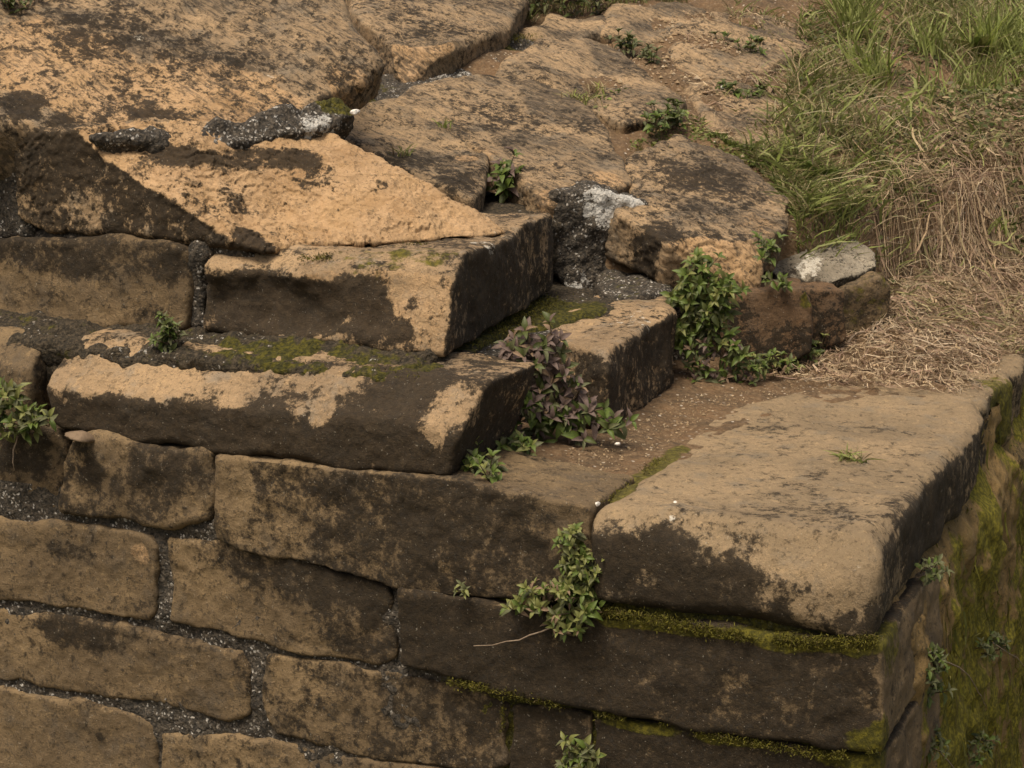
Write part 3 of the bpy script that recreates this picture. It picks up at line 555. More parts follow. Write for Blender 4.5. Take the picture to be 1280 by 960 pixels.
# mortar and fill of the steps
def fill(pts, n, depth, mat=None, **k):
    k.setdefault('r', .03); k.setdefault('vox', .011); k.setdefault('lump', .02); k.setdefault('lf', 6); k.setdefault('fine', .012)
    return solid('mortar', pts, n, depth, mat or M_MORT, STEPS, kind='stuff', **k)
fill([(-3.9, .16, .335), (-1.55, .16, .335), (-1.50, .5, .33), (-1.62, .85, .32), (-1.62, 1.05, .31), (-1.40, 1.6, .31), (-1.50, 2.6, .33), (-3.9, 2.6, .335)], (0, 0, 1), .16, mat=M_BEDM, vox=.014, wob=.03, lf=4,
     tone=dict(moss=(.18, .2)), marks=[(630, 400, .30, 'moss', .6, (1, 1.6, 1)), (680, 380, .25, 'moss', .5), (400, 452, .3, 'moss', .2, (2, 1, 1)), (520, 465, .2, 'moss', .3), (170, 425, .08, 'pale', .35), (540, 460, .06, 'pale', .3), (740, 375, .15, 'pale', .25), (800, 345, .2, 'moss', .5), (760, 330, .2, 'moss', .4)])
fill(FILLB, V8[1], .25, mat=M_BEDM)
# sloping bed between first and second step
BP = plane3(np.array([-3, .14, .33]), np.array([-2, .14, .33]), np.array([-2.5, .40, .395]))
fill([np.array([-3.9, .12, .325]), np.array([-1.62, .12, .325]), np.array([-1.56, .40, .395]), np.array([-3.9, .40, .395])], BP[1], .12, mat=M_BEDM, lump=.015, tone=dict(moss=(.34, .34)), fine=.022,
     marks=[(420, 450, .14, 'moss', .22, (3, 1, 1)), (150, 425, .08, 'pale', .4, (2, 1, 1)), (330, 430, .1, 'moss', .2, (3, 1, 1)), (60, 420, .1, 'pale', .2), (480, 460, .06, 'pale', .25), (560, 440, .08, 'pale', .3)])
front_pts = pxp([(-60, 150), (30, 150), (40, 295), (-60, 292)], Y=.42); fill(front_pts, FY, .2, tone=dict(moss=(.05, .02), pale=.12))
fill(pxp([(232, 300), (258, 312), (258, 415), (232, 410)], Y=.385), FY, .2, tone=dict(moss=(.2, .2), pale=.08))
fill(pxp([(-60, 284), (120, 290), (300, 308), (330, 330), (240, 322), (-60, 306)], Y=.42), FY, .25, tone=dict(moss=(.15, .12), pale=.16))
# lichen mortar between top stones
fill(pxp([(110, 167), (200, 161), (300, 151), (370, 135), (425, 118), (440, 140), (400, 158), (330, 173), (250, 181), (170, 178)], pl=(SA + SPL[1] * .024, SPL[1])), SPL[1], .2, lump=.016, lf=9, r=.012, fine=.02, tone=dict(moss=(.2, .05), pale=.34), marks=[(400, 145, .1, 'pale', .20), (280, 178, .08, 'pale', .1), (430, 125, .1, 'moss', .6), (415, 110, .08, 'moss', .4)])
fill(pxp([(420, 125), (490, 80), (520, 62), (600, 48), (660, 30), (680, 55), (640, 100), (520, 118), (450, 150)], pl=Q(-.015)), QN, .2, lump=.025, lf=6, fine=.02, tone=dict(moss=(.1, .05), pale=.15), marks=[(560, 80, .28, 'pale', .32), (430, 130, .2, 'moss', .6), (640, 55, .12, 'moss', .7), (480, 105, .1, 'moss', .3)])
# fill behind the second step, dark lichened riser and tread
fill(pxp([(590, 250), (640, 232), (720, 250), (700, 272), (640, 285), (600, 300), (560, 290)], pl=((P(640, 262, Z=.64)), nrm([.05, -.1, 1]))), (.05, -.1, 1), .2, mat=M_BEDM, lump=.015, tone=dict(moss=(.30, .2), pale=.08), marks=[(650, 268, .12, 'pale', .35)])
VR = vplane(np.array([-1.80, 2.16, 0]), np.array([-1.30, 2.46, 0]))
fill(pxp([(690, 240), (745, 236), (810, 255), (840, 290), (845, 350), (790, 356), (715, 366), (690, 340)], pl=VR), VR[1], .45, lump=.018, lf=7, r=.02, fine=.02, tone=dict(moss=(.1, .03), pale=.12), marks=[(765, 258, .16, 'pale', .5), (800, 275, .1, 'pale', .3), (740, 320, .12, 'pale', .15), (725, 365, .1, 'pale', .4), (800, 335, .12, 'moss', .6)])
fill(pxp([(745, 345), (800, 325), (845, 345), (840, 362), (800, 368), (750, 362)], Z=.37), (0, 0, 1), .12, lump=.03, lf=6, r=.04, tone=dict(moss=(.35, .2), pale=.05))
fill(pxp([(560, 235), (620, 190), (780, 230), (800, 205), (850, 170), (830, 140), (760, 140), (600, 95), (420, 160)], pl=Q(-.045)), QN, .15, mat=M_SOIL, vox=.018, lump=.04, lf=5, tone=dict(moss=(.25, .1), pale=.03))
V11 = (P(880, 478, Z=0) + np.array([-.1, .35, 0]), nrm([.3, -.95, 0]))
fill(pxp([(825, 340), (918, 350), (918, 484), (832, 490)], pl=V11), V11[1], .3, lump=.03)
block('rubble_core', (-4.1, .45, -.02), (-1.50, 2.6, .30), M_MORT, STEPS); block('rubble_core', (-4.1, .60, .29), (-2.3, 3.2, .64), M_MORT, STEPS)
block('rubble_core', (-4.1, .75, .63), (-2.75, 3.2, .86), M_MORT, STEPS); block('rubble_core', (-3.2, 2.2, .0), (-1.36, 4.2, .34), M_MORT, STEPS)


# ------------------------------------------------------------------ plants
def leaf_mesh(name, wr, fold, droop, seed):
    r = np.random.default_rng(seed); xs = np.array([0, .10, .32, .58, .82, 1.0]); ws = np.array([.06, .30, .92, 1.0, .55, .02]) * wr / 2
    v = []
    for x, w_ in zip(xs, ws):
        z = -droop * x * x + .12 * math.sin(x * 3) * (1 - droop)
        j = .03 * r.standard_normal(3)
        v += [(x, -w_, z + fold * w_ * 2 + j[0] * w_ * 2), (x, j[1] * .2, z), (x, w_, z + fold * w_ * 2 + j[2] * w_ * 2)]
    f = []
    for i in range(len(xs) - 1):
        a = i * 3; f += [(a, a + 3, a + 4, a + 1), (a + 1, a + 4, a + 5, a + 2)]
    return mesh_np(name, np.array(v), np.array(f))
LEAVES = {}
for kk in M_LEAF:
    LEAVES[kk] = []
    for i in range(6):
        wr = {'green': .44, 'lime': .42, 'dark': .45, 'purple': .40, 'olive': .38, 'dry': .28}[kk] * (.85 + .05 * i)
        m = leaf_mesh('leaf', wr, .25 + .08 * (i % 3), [.05, .2, .35, .5, .12, .28][i], i + 3); m.materials.append(M_LEAF[kk]); LEAVES[kk].append(m)
def tube_np(pts, r0, r1, n=5):
    pts = np.asarray(pts, float); m = len(pts); v = []
    for i in range(m):
        t = nrm(pts[min(i + 1, m - 1)] - pts[max(i - 1, 0)]); a = nrm(np.cross(t, [.31, .2, .9])); b = np.cross(t, a); r = r0 + (r1 - r0) * i / (m - 1)
        for k in range(n): v.append(pts[i] + r * (a * math.cos(6.283 * k / n) + b * math.sin(6.283 * k / n)))
    f = [(i * n + k, i * n + (k + 1) % n, (i + 1) * n + (k + 1) % n, (i + 1) * n + k) for i in range(m - 1) for k in range(n)]
    return np.array(v), np.array(f)
def put_leaf(par, base, p, d, upv, size, kind):
    d = nrm(d); sv = np.cross(upv, d); sv = nrm(sv) if np.linalg.norm(sv) > 1e-4 else np.array([1.0, 0, 0]); nv = np.cross(d, sv)
    o = bpy.data.objects.new('leaf', random.choice(LEAVES[kind])); COL.objects.link(o); o.parent = par
    q = p - base; s_ = size
    o.matrix_basis = Matrix(((d[0] * s_, sv[0] * s_, nv[0] * s_, q[0]), (d[1] * s_, sv[1] * s_, nv[1] * s_, q[1]), (d[2] * s_, sv[2] * s_, nv[2] * s_, q[2]), (0, 0, 0, 1)))
def sprig(par, base, p0, dr, length, nodes, size, kinds, stem=True, rosette=4):
    dr = nrm(dr); bend = np.array([random.uniform(-.3, .3), random.uniform(-.3, .3), random.uniform(-.1, .3)])
    pts = [p0 + dr * length * t + bend * length * t * t * .6 for t in np.linspace(0, 1, nodes + 1)]
    if stem:
        v, f = tube_np(pts, .0028, .0016, 4); link('stem', mesh_np('stem', v - base, f), M_STEM, par)
    a0 = random.uniform(0, 6.28)
    for k in range(1, nodes + 1):
        ax = nrm(pts[k] - pts[k - 1]); e1 = nrm(np.cross(ax, [.2, .5, .8])); e2 = np.cross(ax, e1); t = k / nodes
        nl = rosette if k == nodes else 2
        for j in range(nl):
            a = a0 + k * 1.57 + j * 6.283 / nl + random.uniform(-.3, .3)
            rd = e1 * math.cos(a) + e2 * math.sin(a); up_ = .75 if k == nodes else .25
            put_leaf(par, base, pts[k], rd + ax * up_ + np.array([0, 0, .15]), ax + np.array([0, 0, .4]), size * random.uniform(.7, 1.15) * (.72 if k == nodes else 1), random.choice(kinds))
def clump(name, label, cat, spots, pl, n, out, length, nodes, size, kinds, group=None, jitter=.03, poly=None, stem=True):
    """sprigs rooted in a real crevice: spots are points along it, each leaning out from the stone"""
    pl_ = [P(x, y, **pl) if isinstance(pl, dict) else P(x, y, pl=pl) for x, y in spots]
    base = np.mean(pl_, 0); base[2] = min(q[2] for q in pl_); par = thing(name, label, cat, base, group)
    n = min(int(n * 2.2), 298 // (2 * (nodes - 1) + 4)); size *= 1.16; length *= 1.1
    for i in range(n):
        q = pl_[i % len(pl_)] + np.random.default_rng(i + n).normal(0, jitter, 3) * np.array([1, .4, .8])
        d = np.array(out, float) + np.array([random.uniform(-.6, .6), random.uniform(-.4, .3), random.uniform(-.35, .6)])
        sprig(par, base, q, d, length * random.uniform(.6, 1.25), nodes, size, kinds, stem)
    return par
G1 = 'leafy plants rooted in the joints'
random.seed(21)
OUT = np.array([.30, -.75, .35])
VP1 = (P(880, 478, Z=0) + np.array([0, .02, 0]), nrm([.3, -.95, .0]))
clump('leafy_plant', 'bright green leafy plant rising between the riser stones to a thin top sprout', 'plant', [(880, 345), (862, 358), (898, 360), (858, 378), (885, 376), (905, 372), (870, 368), (892, 368), (880, 352), (850, 370), (912, 384)],
      VP1, 37, (.2, -.7, .25), .085, 3, .050, ['green', 'green', 'lime', 'green', 'dark'], G1, .022)
clump('leafy_plant', 'dense green foliage hanging in front of the dark gap above the purplish dry plant', 'plant', [(862, 398), (885, 396), (902, 400), (860, 418), (880, 416), (898, 418), (908, 430), (915, 445), (872, 430), (888, 405), (855, 405)],
      VP1, 37, (.2, -.7, .2), .085, 3, .050, ['green', 'green', 'lime', 'dark', 'olive'], G1, .022)
clump('leafy_plant', 'low dull purplish plant with dry stems below the tall green one', 'plant', [(868, 440), (885, 430), (905, 445), (865, 462), (890, 458), (915, 460), (860, 478), (885, 478), (912, 476), (930, 478)],
      VP1, 15, (.2, -.75, .1), .08, 2, .045, ['purple', 'dark', 'olive', 'dry', 'green'], G1, .02)
VPp = (P(690, 555, Z=0), nrm([.45, -.88, .1]))
clump('leafy_plant', 'purple leaved plant high in the gap beside the long first step', 'plant', [(655, 432), (680, 440), (650, 462), (680, 468), (700, 478), (645, 490), (675, 498), (705, 505), (660, 450), (690, 455)],
      VPp, 24, (.35, -.7, .35), .09, 3, .056, ['purple', 'purple', 'purple', 'olive', 'dry', 'dark'], G1, .024)
clump('leafy_plant', 'mixed purple and green plant sprawling at the foot of the short step stone', 'plant', [(660, 520), (690, 525), (725, 520), (740, 530), (670, 545), (640, 540), (715, 545), (760, 530), (700, 540), (648, 515), (690, 512)],
      VPp, 24, (.35, -.7, .35), .085, 3, .054, ['purple', 'green', 'olive', 'green', 'dark', 'purple'], G1, .024)
clump('leafy_plant', 'small bushy green plant at the foot of the first step corner', 'plant', [(580, 585), (600, 575), (615, 590), (590, 598), (625, 570), (608, 602), (635, 560), (650, 572)], dict(Z=.02), 17, (.2, -.5, .6), .07, 3, .042, ['green', 'lime', 'green', 'olive'], G1, .018)
clump('leafy_plant', 'yellow green plant climbing the upright joint to the ledge slab corner', 'plant', [(722, 678), (730, 692), (720, 705), (738, 712), (727, 720), (742, 728), (718, 730)],
      dict(Y=-.02), 30, (.05, -.75, .3), .06, 3, .036, ['lime', 'lime', 'green', 'olive'], G1, .012)
clump('leafy_plant', 'broad yellow green plant mound spilling over the moss left of the ledge slab', 'plant', [(715, 738), (735, 745), (700, 745), (745, 757), (718, 760), (690, 755), (670, 748), (655, 752), (735, 775), (712, 780), (695, 772), (748, 742), (680, 765), (725, 790)],
      dict(Y=-.02), 37, (.05, -.75, .2), .07, 3, .038, ['lime', 'lime', 'green', 'olive', 'green', 'lime', 'dry'], G1, .016)
clump('leafy_plant', 'pale green plant in the joint left of the long step stone', 'plant', [(20, 500), (8, 515), (30, 518), (45, 530), (15, 535), (40, 545), (60, 535), (25, 490)], dict(Y=-.02), 13, (.1, -.75, .25), .075, 3, .048, ['olive', 'lime', 'green'], G1, .014)
clump('leafy_plant', 'small dusty green plant growing from the mortar under the upright joint', 'plant', [(212, 425), (218, 412), (222, 432), (208, 440)], dict(Y=.20), 6, (.1, -.6, .5), .06, 3, .036, ['olive', 'green', 'dark'], G1, .01)
clump('seedling', 'green sprig at the bottom under the narrow dark stone', 'seedling', [(728, 950), (720, 960), (738, 962), (728, 940)], dict(Y=-.03), 6, (.0, -.7, .5), .06, 3, .040, ['lime', 'olive', 'green'], G1, .01)
clump('seedling', 'tiny pale rosette alone in the joint above the big corner stone', 'seedling', [(585, 738)], dict(Y=-.03), 2, (.0, -.8, .4), .03, 1, .03, ['olive', 'lime'], G1, .006)
clump('leafy_plant', 'row of small green plants along the foot of the reddish riser stone', 'plant', [(950, 468), (965, 466), (980, 462), (995, 458), (1008, 455), (1020, 446), (1030, 440), (940, 472), (1012, 448)], dict(Z=.03), 16, (.2, -.4, .7), .06, 2, .042, ['green', 'dark', 'lime'], G1, .014)
clump('leafy_plant', 'plant with purple and green leaves inside the small dark cavity', 'plant', [(622, 238), (640, 240), (652, 236), (632, 230)], dict(pl=(P(640, 240, Z=.70), nrm([.1, -1, .1]))), 6, (.1, -.6, .6), .09, 2, .07, ['purple', 'green', 'green', 'dark'], G1, .015)
clump('seedling', 'bright green sprig in the notch beside the rounded top stone', 'seedling', [(436, 118), (442, 112), (430, 124)], dict(pl=Q(.03)), 4, (.1, -.4, .8), .08, 2, .07, ['green', 'lime'], G1, .01)
clump('seedling', 'green sprig between the tan stone and the grey capping slab', 'seedling', [(960, 326), (968, 322), (955, 320)], dict(pl=Q(.03)), 4, (.1, -.5, .7), .06, 2, .05, ['green', 'olive'], G1, .01)
clump('seedling', 'grey green sprig hanging under the left end of the capping slab', 'seedling', [(976, 348), (984, 355)], dict(pl=V7), 3, (.1, -.8, .1), .05, 2, .04, ['olive', 'green'], G1, .01)
clump('leafy_plant', 'grey green sprigs among the soil above the flat stones', 'plant', [(775, 68), (790, 72), (805, 80), (815, 88), (785, 66)], dict(pl=Q(-.04)), 8, (.1, -.3, .9), .08, 2, .06, ['olive', 'dark', 'olive'], G1, .02)
clump('leafy_plant', 'mossy green sprigs at the back corner of the stone above the tall plant', 'plant', [(815, 165), (830, 160), (845, 165), (825, 175), (850, 158)], dict(pl=Q(-.03)), 10, (.1, -.3, .9), .09, 2, .055, ['olive', 'green', 'dark'], G1, .02)
clump('leafy_plant', 'dark green sprigs near a dead leaf in the bare soil', 'plant', [(920, 130), (935, 136), (950, 128), (912, 122)], dict(pl=Q(-.05)), 7, (.1, -.3, .9), .07, 2, .055, ['dark', 'green'], G1, .02)
clump('leafy_plant', 'small green sprigs in the bare soil uphill of the flat stones', 'plant', [(930, 72), (945, 78), (905, 62), (950, 70)], dict(pl=Q(-.05)), 6, (.1, -.3, .9), .07, 2, .055, ['dark', 'green', 'olive'], G1, .02)
clump('leafy_plant', 'weedy clump behind the uppermost stone with purple tips', 'plant', [(655, 12), (668, 18), (700, 14), (725, 10), (745, 14), (685, 6), (760, 8), (720, 20)], dict(pl=Q(-.03)), 16, (.0, -.3, .9), .16, 3, .07, ['olive', 'purple', 'dark', 'green'], G1, .04)
clump('leafy_plant', 'weedy tuft on the far left edge of the rounded top stone', 'plant', [(10, 12), (30, 10), (45, 6), (20, 20)], dict(pl=TPL), 8, (.0, -.3, .9), .05, 2, .035, ['olive', 'dark', 'green'], G1, .02)
WX = 'small plants clinging to the mossy wall side'
for lab, sp_ in (('bluish green sprig high on the mossy wall side by the slab', [(1160, 712), (1164, 720)]), ('cluster of grey green sprigs halfway down the mossy wall corner', [(1155, 820), (1160, 835), (1150, 850), (1162, 862), (1156, 876)]),
                 ('grey green sprig on the mossy wall side near the frame edge with a long stalk', [(1232, 800), (1240, 808), (1225, 812)]), ('olive sprig low on the mossy wall corner', [(1162, 925), (1158, 935)]),
                 ('sprig low on the mossy wall side in the dark recess', [(1220, 925), (1228, 935), (1215, 945)])):
    clump('wall_sprig', lab, 'plant', sp_, dict(X=.06), len(sp_) * 2, (.8, -.5, .3), .04, 2, .035, ['olive', 'dark', 'olive', 'green'], WX, .012)

# ------------------------------------------------------------------ grass, straw, litter
def lerp_cols(pal, n, r):
    pal = np.array(pal); i = r.integers(0, len(pal), n); j = r.integers(0, len(pal), n); t = r.random((n, 1)); return (pal[i] * t + pal[j] * (1 - t)) * r.uniform(.75, 1.2, (n, 1))
def ribbons(pts, width, prof, tint, r):
    """pts (n,k,3) centre lines -> triangle ribbons with a width profile"""
    n, k, _ = pts.shape; t = np.gradient(pts, axis=1); t /= np.linalg.norm(t, axis=2, keepdims=True) + 1e-9
    rnd = r.normal(0, 1, (n, 1, 3)); sd = np.cross(t, rnd); sd /= np.linalg.norm(sd, axis=2, keepdims=True) + 1e-9
    wd = width[:, None, None] * np.asarray(prof)[None, :, None] * .5
    v = np.stack([pts - sd * wd, pts + sd * wd], 2).reshape(-1, 3)
    b = (np.arange(n) * k * 2)[:, None]; f = []
    for i in range(k - 1):
        a = b + 2 * i; f += [np.concatenate([a, a + 1, a + 3], 1), np.concatenate([a, a + 3, a + 2], 1)]
    f = np.concatenate(f); return v, f, np.repeat(tint, 2 * k, axis=0)
def blades(pos, h, lean, width, tint, r, k=4):
    n = len(pos); a = r.uniform(0, 6.283, n); dv = np.stack([np.cos(a), np.sin(a), np.zeros(n)], 1)
    t = np.linspace(0, 1, k)[None, :, None]
    le = (lean * r.uniform(.5, 1.5, n))[:, None, None]
    tilt = np.c_[r.normal(0, .32 + .3 * (lean[0] > .95), (n, 2)), np.ones(n)][:, None, :]
    p = pos[:, None, :] + tilt * h[:, None, None] * (t - .45 * le * t * t) + dv[:, None, :] * h[:, None, None] * le * t ** 1.6
    p = p + r.normal(0, .012, p.shape) * t * h[:, None, None]
    return ribbons(p, width, np.array([.8, 1, .75, .05]) if k == 4 else np.linspace(1, .05, k), tint, r)
def in_poly(n, poly, r):
    lo, hi = poly.min(0), poly.max(0); out = []
    while sum(map(len, out)) < n:
        q = r.uniform(lo, hi, (n * 3, 2)); out.append(q[poly_sdf(q[:, 0], q[:, 1], poly) < 0])
    return np.concatenate(out)[:n]
def polyQ(px): return np.array([P(x, y, pl=Q(-.05))[:2] for x, y in px])
def polyZ(px, z=.02): return np.array([P(x, y, Z=z)[:2] for x, y in px])
def polyG(px): return np.array([G(x, y)[:2] for x, y in px])
def ground_pts(xy): return np.c_[xy, terrain_z(xy[:, 0], xy[:, 1])]
def stuff(name, parts, mat, smooth=False):
    vs, fs, ts, o = [], [], [], 0
    for v, f, t in parts: vs.append(v); fs.append(f + o); ts.append(t); o += len(v)
    ob = link(name, mesh_np(name, np.concatenate(vs), np.concatenate(fs), {'tint': np.concatenate(ts)}, smooth), mat); ob['kind'] = 'stuff'; return ob
LIME0 = [(.24, .27, .07), (.30, .31, .12)]
GREEN = [(.12, .155, .03), (.18, .215, .045), (.25, .28, .08), (.20, .20, .08), (.09, .115, .03)]
DRY = [(.36, .26, .15), (.27, .19, .11), (.43, .34, .21), (.20, .13, .085), (.24, .15, .11)]
r = np.random.default_rng(5)
PG = polyQ([(1000, 20), (1060, -25), (1420, -25), (1420, 130), (1290, 190), (1180, 225), (1110, 275), (1060, 300), (1000, 275), (965, 230), (930, 205), (985, 120)])
parts = []
def add_grass(poly, n, hmin, hmax, lean, wmin, wmax, pal, clump_=0.0):
    xy = in_poly(n, poly, r)
    if clump_:
        k = fbm(np.c_[xy * clump_, xy[:, :1] * 0], 2); xy = xy[k > -.1]
    m = len(xy); hh = r.uniform(hmin, hmax, m) * r.uniform(.6, 1, m)
    return blades(ground_pts(xy), hh, np.full(m, lean), r.uniform(wmin, wmax, m), lerp_cols(pal, m, r), r)
g_ = [add_grass(PG, 16000, .03, .12, .7, .005, .010, GREEN + DRY[:2], 1.7), add_grass(PG, 14000, .08, .24, .6, .005, .010, GREEN + DRY[:3], 2.5),
      add_grass(polyQ([(900, -20), (1080, -20), (1060, 120), (1020, 200), (940, 215), (930, 100)]), 1800, .03, .12, .8, .004, .008, GREEN + DRY[:3], 4.),
      add_grass(polyQ([(1040, -20), (1420, -20), (1420, 110), (1240, 120), (1150, 150), (1060, 90)]), 8000, .2, .5, .4, .006, .013, GREEN[1:3] + LIME0, 2)]
g_ += [add_grass(polyQ([(950, 200), (1010, 205), (1075, 280), (1060, 300), (1000, 290), (985, 250)]), 2600, .06, .20, .9, .004, .009, GREEN + LIME0 + DRY[:1], 0), add_grass(PG, 3500, .12, .30, 1.1, .002, .005, DRY[:1] + DRY[2:3] + [(.42, .36, .22)], 1.5), add_grass(polyQ([(820, 140), (960, 120), (1000, 200), (960, 220), (880, 195)]), 900, .03, .10, .9, .004, .008, GREEN + DRY[:2], 5.),
       add_grass(polyQ([(880, 185), (960, 215), (1000, 290), (985, 240), (930, 200)]), 1200, .02, .06, .6, .004, .007, GREEN, 0),
       add_grass(polyQ([(650, 20), (780, 10), (860, 2), (860, -10), (650, -10)]), 1200, .05, .16, .7, .004, .008, GREEN + DRY, 0)]
g_ += [add_grass(polyQ([(1420, -60), (1800, -60), (1800, 160), (1420, 160)]), 7000, .06, .3, .6, .006, .012, GREEN + DRY[:2], 1.7), add_grass(polyQ([(700, -28), (1420, -28), (1420, -110), (700, -110)]), 7000, .08, .3, .6, .008, .016, GREEN + DRY[:2], 1.2)]
g_ += [add_grass(PG, 1800, .08, .26, .7, .011, .020, LIME0 + GREEN[1:3], 1.5)]
stuff('grass', g_, M_BLADE)
# fibrous moss and rootlets hanging on the wall side
n_ = 1100; sy = r.uniform(.3, 6, n_); sz = r.uniform(-2.5, -.15, n_); kk_ = fbm(np.c_[sy * 3.6, sz * .5, sy * 0], 2) > -.1; sy, sz = sy[kk_], sz[kk_]; n_ = len(sy)
p0 = np.c_[np.full(n_, -.02), sy, sz]; p0[:, 0] += side_bulge(p0) + .004; tt = np.linspace(0, 1, 4)[None, :, None]; ln = r.uniform(.04, .16, n_)[:, None, None]
pp = p0[:, None] - np.array([-.12, 0, 1.]) * ln * tt + r.normal(0, .01, (n_, 4, 3)) * tt; pp[:, :, 0] = np.maximum(pp[:, :, 0], p0[:, None, 0] - .005)
stuff('hanging_moss', [ribbons(pp, r.uniform(.004, .010, n_), [.8, 1, .8, .1], lerp_cols([(.15, .135, .016), (.20, .17, .03), (.09, .08, .016), (.17, .11, .045), (.12, .12, .03)], n_, r), r)], M_BLADE)
PB = polyQ([(1105, 255), (1150, 190), (1290, 120), (1440, 100), (1440, 300), (1280, 330), (1150, 330), (1110, 300)])
d_ = [add_grass(PB, 7500, .05, .22, 1.4, .002, .004, DRY, 0), add_grass(PG, 4500, .06, .22, 1.2, .002, .004, DRY, 2), add_grass(PB, 4500, .05, .16, .9, .003, .008, GREEN + LIME0, 2.)]
def lying(poly, n, lmin, lmax, hi, pal, wmin=.002, wmax=.005, zf=None):
    xy = in_poly(n, poly, r); a = r.normal(.9, 1.5, n); L = r.uniform(lmin, lmax, n); cv = r.normal(0, .5, n); t = np.linspace(-.5, .5, 5)
    th = a[:, None] + cv[:, None] * t[None]; px_ = xy[:, 0:1] + L[:, None] * t * np.cos(th); py_ = xy[:, 1:2] + L[:, None] * t * np.sin(th)
    z = terrain_z(px_.ravel(), py_.ravel()).reshape(px_.shape)
    z = np.where(px_ > -.03, z.max(1, keepdims=True), z) + .006 + r.uniform(0, hi, (n, 1)) + r.normal(0, .3, (n, 1)) * L[:, None] * .2 * t + np.abs(r.normal(0, .012, z.shape))
    return ribbons(np.stack([px_, py_, z], 2), r.uniform(wmin, wmax, n), [.7, 1, 1, .9, .4], lerp_cols(pal, n, r), r)
PL = polyG([(1085, 400), (1135, 345), (1180, 300), (1290, 285), (1345, 380), (1262, 445), (1180, 470), (1100, 455)])
PL2 = polyG([(960, 478), (1010, 455), (1060, 420), (1110, 395), (1190, 405), (1262, 445), (1225, 498), (1120, 492), (1030, 492)])
d_ += [lying(PL, 2700, .04, .22, .05, DRY + [(.50, .41, .29)] * 2, .002, .004), lying(PL2, 1300, .02, .14, .012, DRY + [(.46, .36, .24)]), lying(PB, 3500, .06, .28, .10, DRY, .002, .004),
       lying(PL, 260, .03, .12, .05, DRY, .007, .013), lying(PL2, 120, .02, .08, .012, DRY, .006, .011), lying(PB, 900, .05, .18, .12, DRY + GREEN[2:4], .006, .012), lying(PG, 1500, .06, .25, .05, DRY), lying(polyQ([(860, 20), (1010, 30), (1000, 130), (960, 200), (880, 170), (850, 90)]), 420, .04, .2, .01, DRY)]
stuff('dry_grass', d_, M_STRAW)
# low herbs and creeping leaves in the turf
def cover(poly, n, smin, smax, hi, pal, dens=3.):
    xy = in_poly(n, poly, r); k = fbm(np.c_[xy * dens, xy[:, :1] * 0 + 4], 2); xy = xy[k > -.15]; n = len(xy)
    p0 = ground_pts(xy) + np.c_[np.zeros((n, 2)), r.uniform(0, hi, n)]; a = r.uniform(0, 6.283, n); L = r.uniform(smin, smax, n)
    dv = np.stack([np.cos(a), np.sin(a), r.uniform(-.3, .7, n)], 1); t = np.linspace(0, 1, 4)[None, :, None]
    p = p0[:, None] + dv[:, None] * L[:, None, None] * t - np.array([0, 0, 1]) * (L * .25)[:, None, None] * t * t
    return ribbons(p, L * .55, [.2, 1, .8, .05], lerp_cols(pal, n, r), r)
HERB = [(.06, .085, .02), (.09, .115, .03), (.085, .07, .05), (.12, .13, .05), (.045, .06, .015)]
stuff('ground_cover', [cover(PG, 9000, .018, .04, .06, HERB), cover(polyQ([(1150, 150), (1420, 90), (1420, 260), (1220, 240)]), 4200, .018, .045, .16, HERB + DRY[:2], 2.),
                       cover(polyQ([(760, 120), (860, 150), (960, 225), (940, 240), (850, 185), (790, 190)]), 1100, .012, .025, .02, GREEN, 4), cover(polyQ([(690, 108), (720, 112), (770, 140), (750, 155), (700, 130)]), 500, .015, .03, .03, GREEN, 9)], M_BLADE)
# grit and crumbs
def crumbs(pos, size, tint):
    n = len(pos); o8 = np.array([(1, 0, 0), (-1, 0, 0), (0, 1, 0), (0, -1, 0), (0, 0, 1), (0, 0, -1)]); f8 = np.array([(0, 2, 4), (2, 1, 4), (1, 3, 4), (3, 0, 4), (2, 0, 5), (1, 2, 5), (3, 1, 5), (0, 3, 5)])
    v = pos[:, None] + o8[None] * size[:, None, None] * r.uniform(.45, 1.3, (n, 6, 1)); return v.reshape(-1, 3), (f8[None] + (np.arange(n) * 6)[:, None, None]).reshape(-1, 3), np.repeat(tint, 6, 0)
GR = [(.34, .25, .14), (.28, .20, .11), (.42, .34, .23), (.18, .12, .07), (.24, .16, .09)]
def scat(poly, n, smin, smax, fz):
    xy = in_poly(n, poly, r); return crumbs(np.c_[xy, fz(xy[:, 0], xy[:, 1]) + .002], r.uniform(smin, smax, n) * r.uniform(.5, 1, n), lerp_cols(GR, n, r))
GUT = polyZ([(575, 608), (640, 585), (760, 545), (850, 492), (960, 478), (1040, 445), (1120, 400), (1180, 460), (1040, 478), (900, 505), (820, 560), (735, 618), (640, 606)])
stuff('grit', [scat(GUT, 1500, .002, .008, ledge_z), scat(PL, 1500, .003, .011, terrain_z), scat(polyQ([(640, 60), (860, 10), (1010, 30), (1000, 130), (960, 220), (850, 170)]), 2600, .004, .020, terrain_z)], M_PEB if False else plain('grit', (.3, .22, .13), sc=60, attr='tint'))

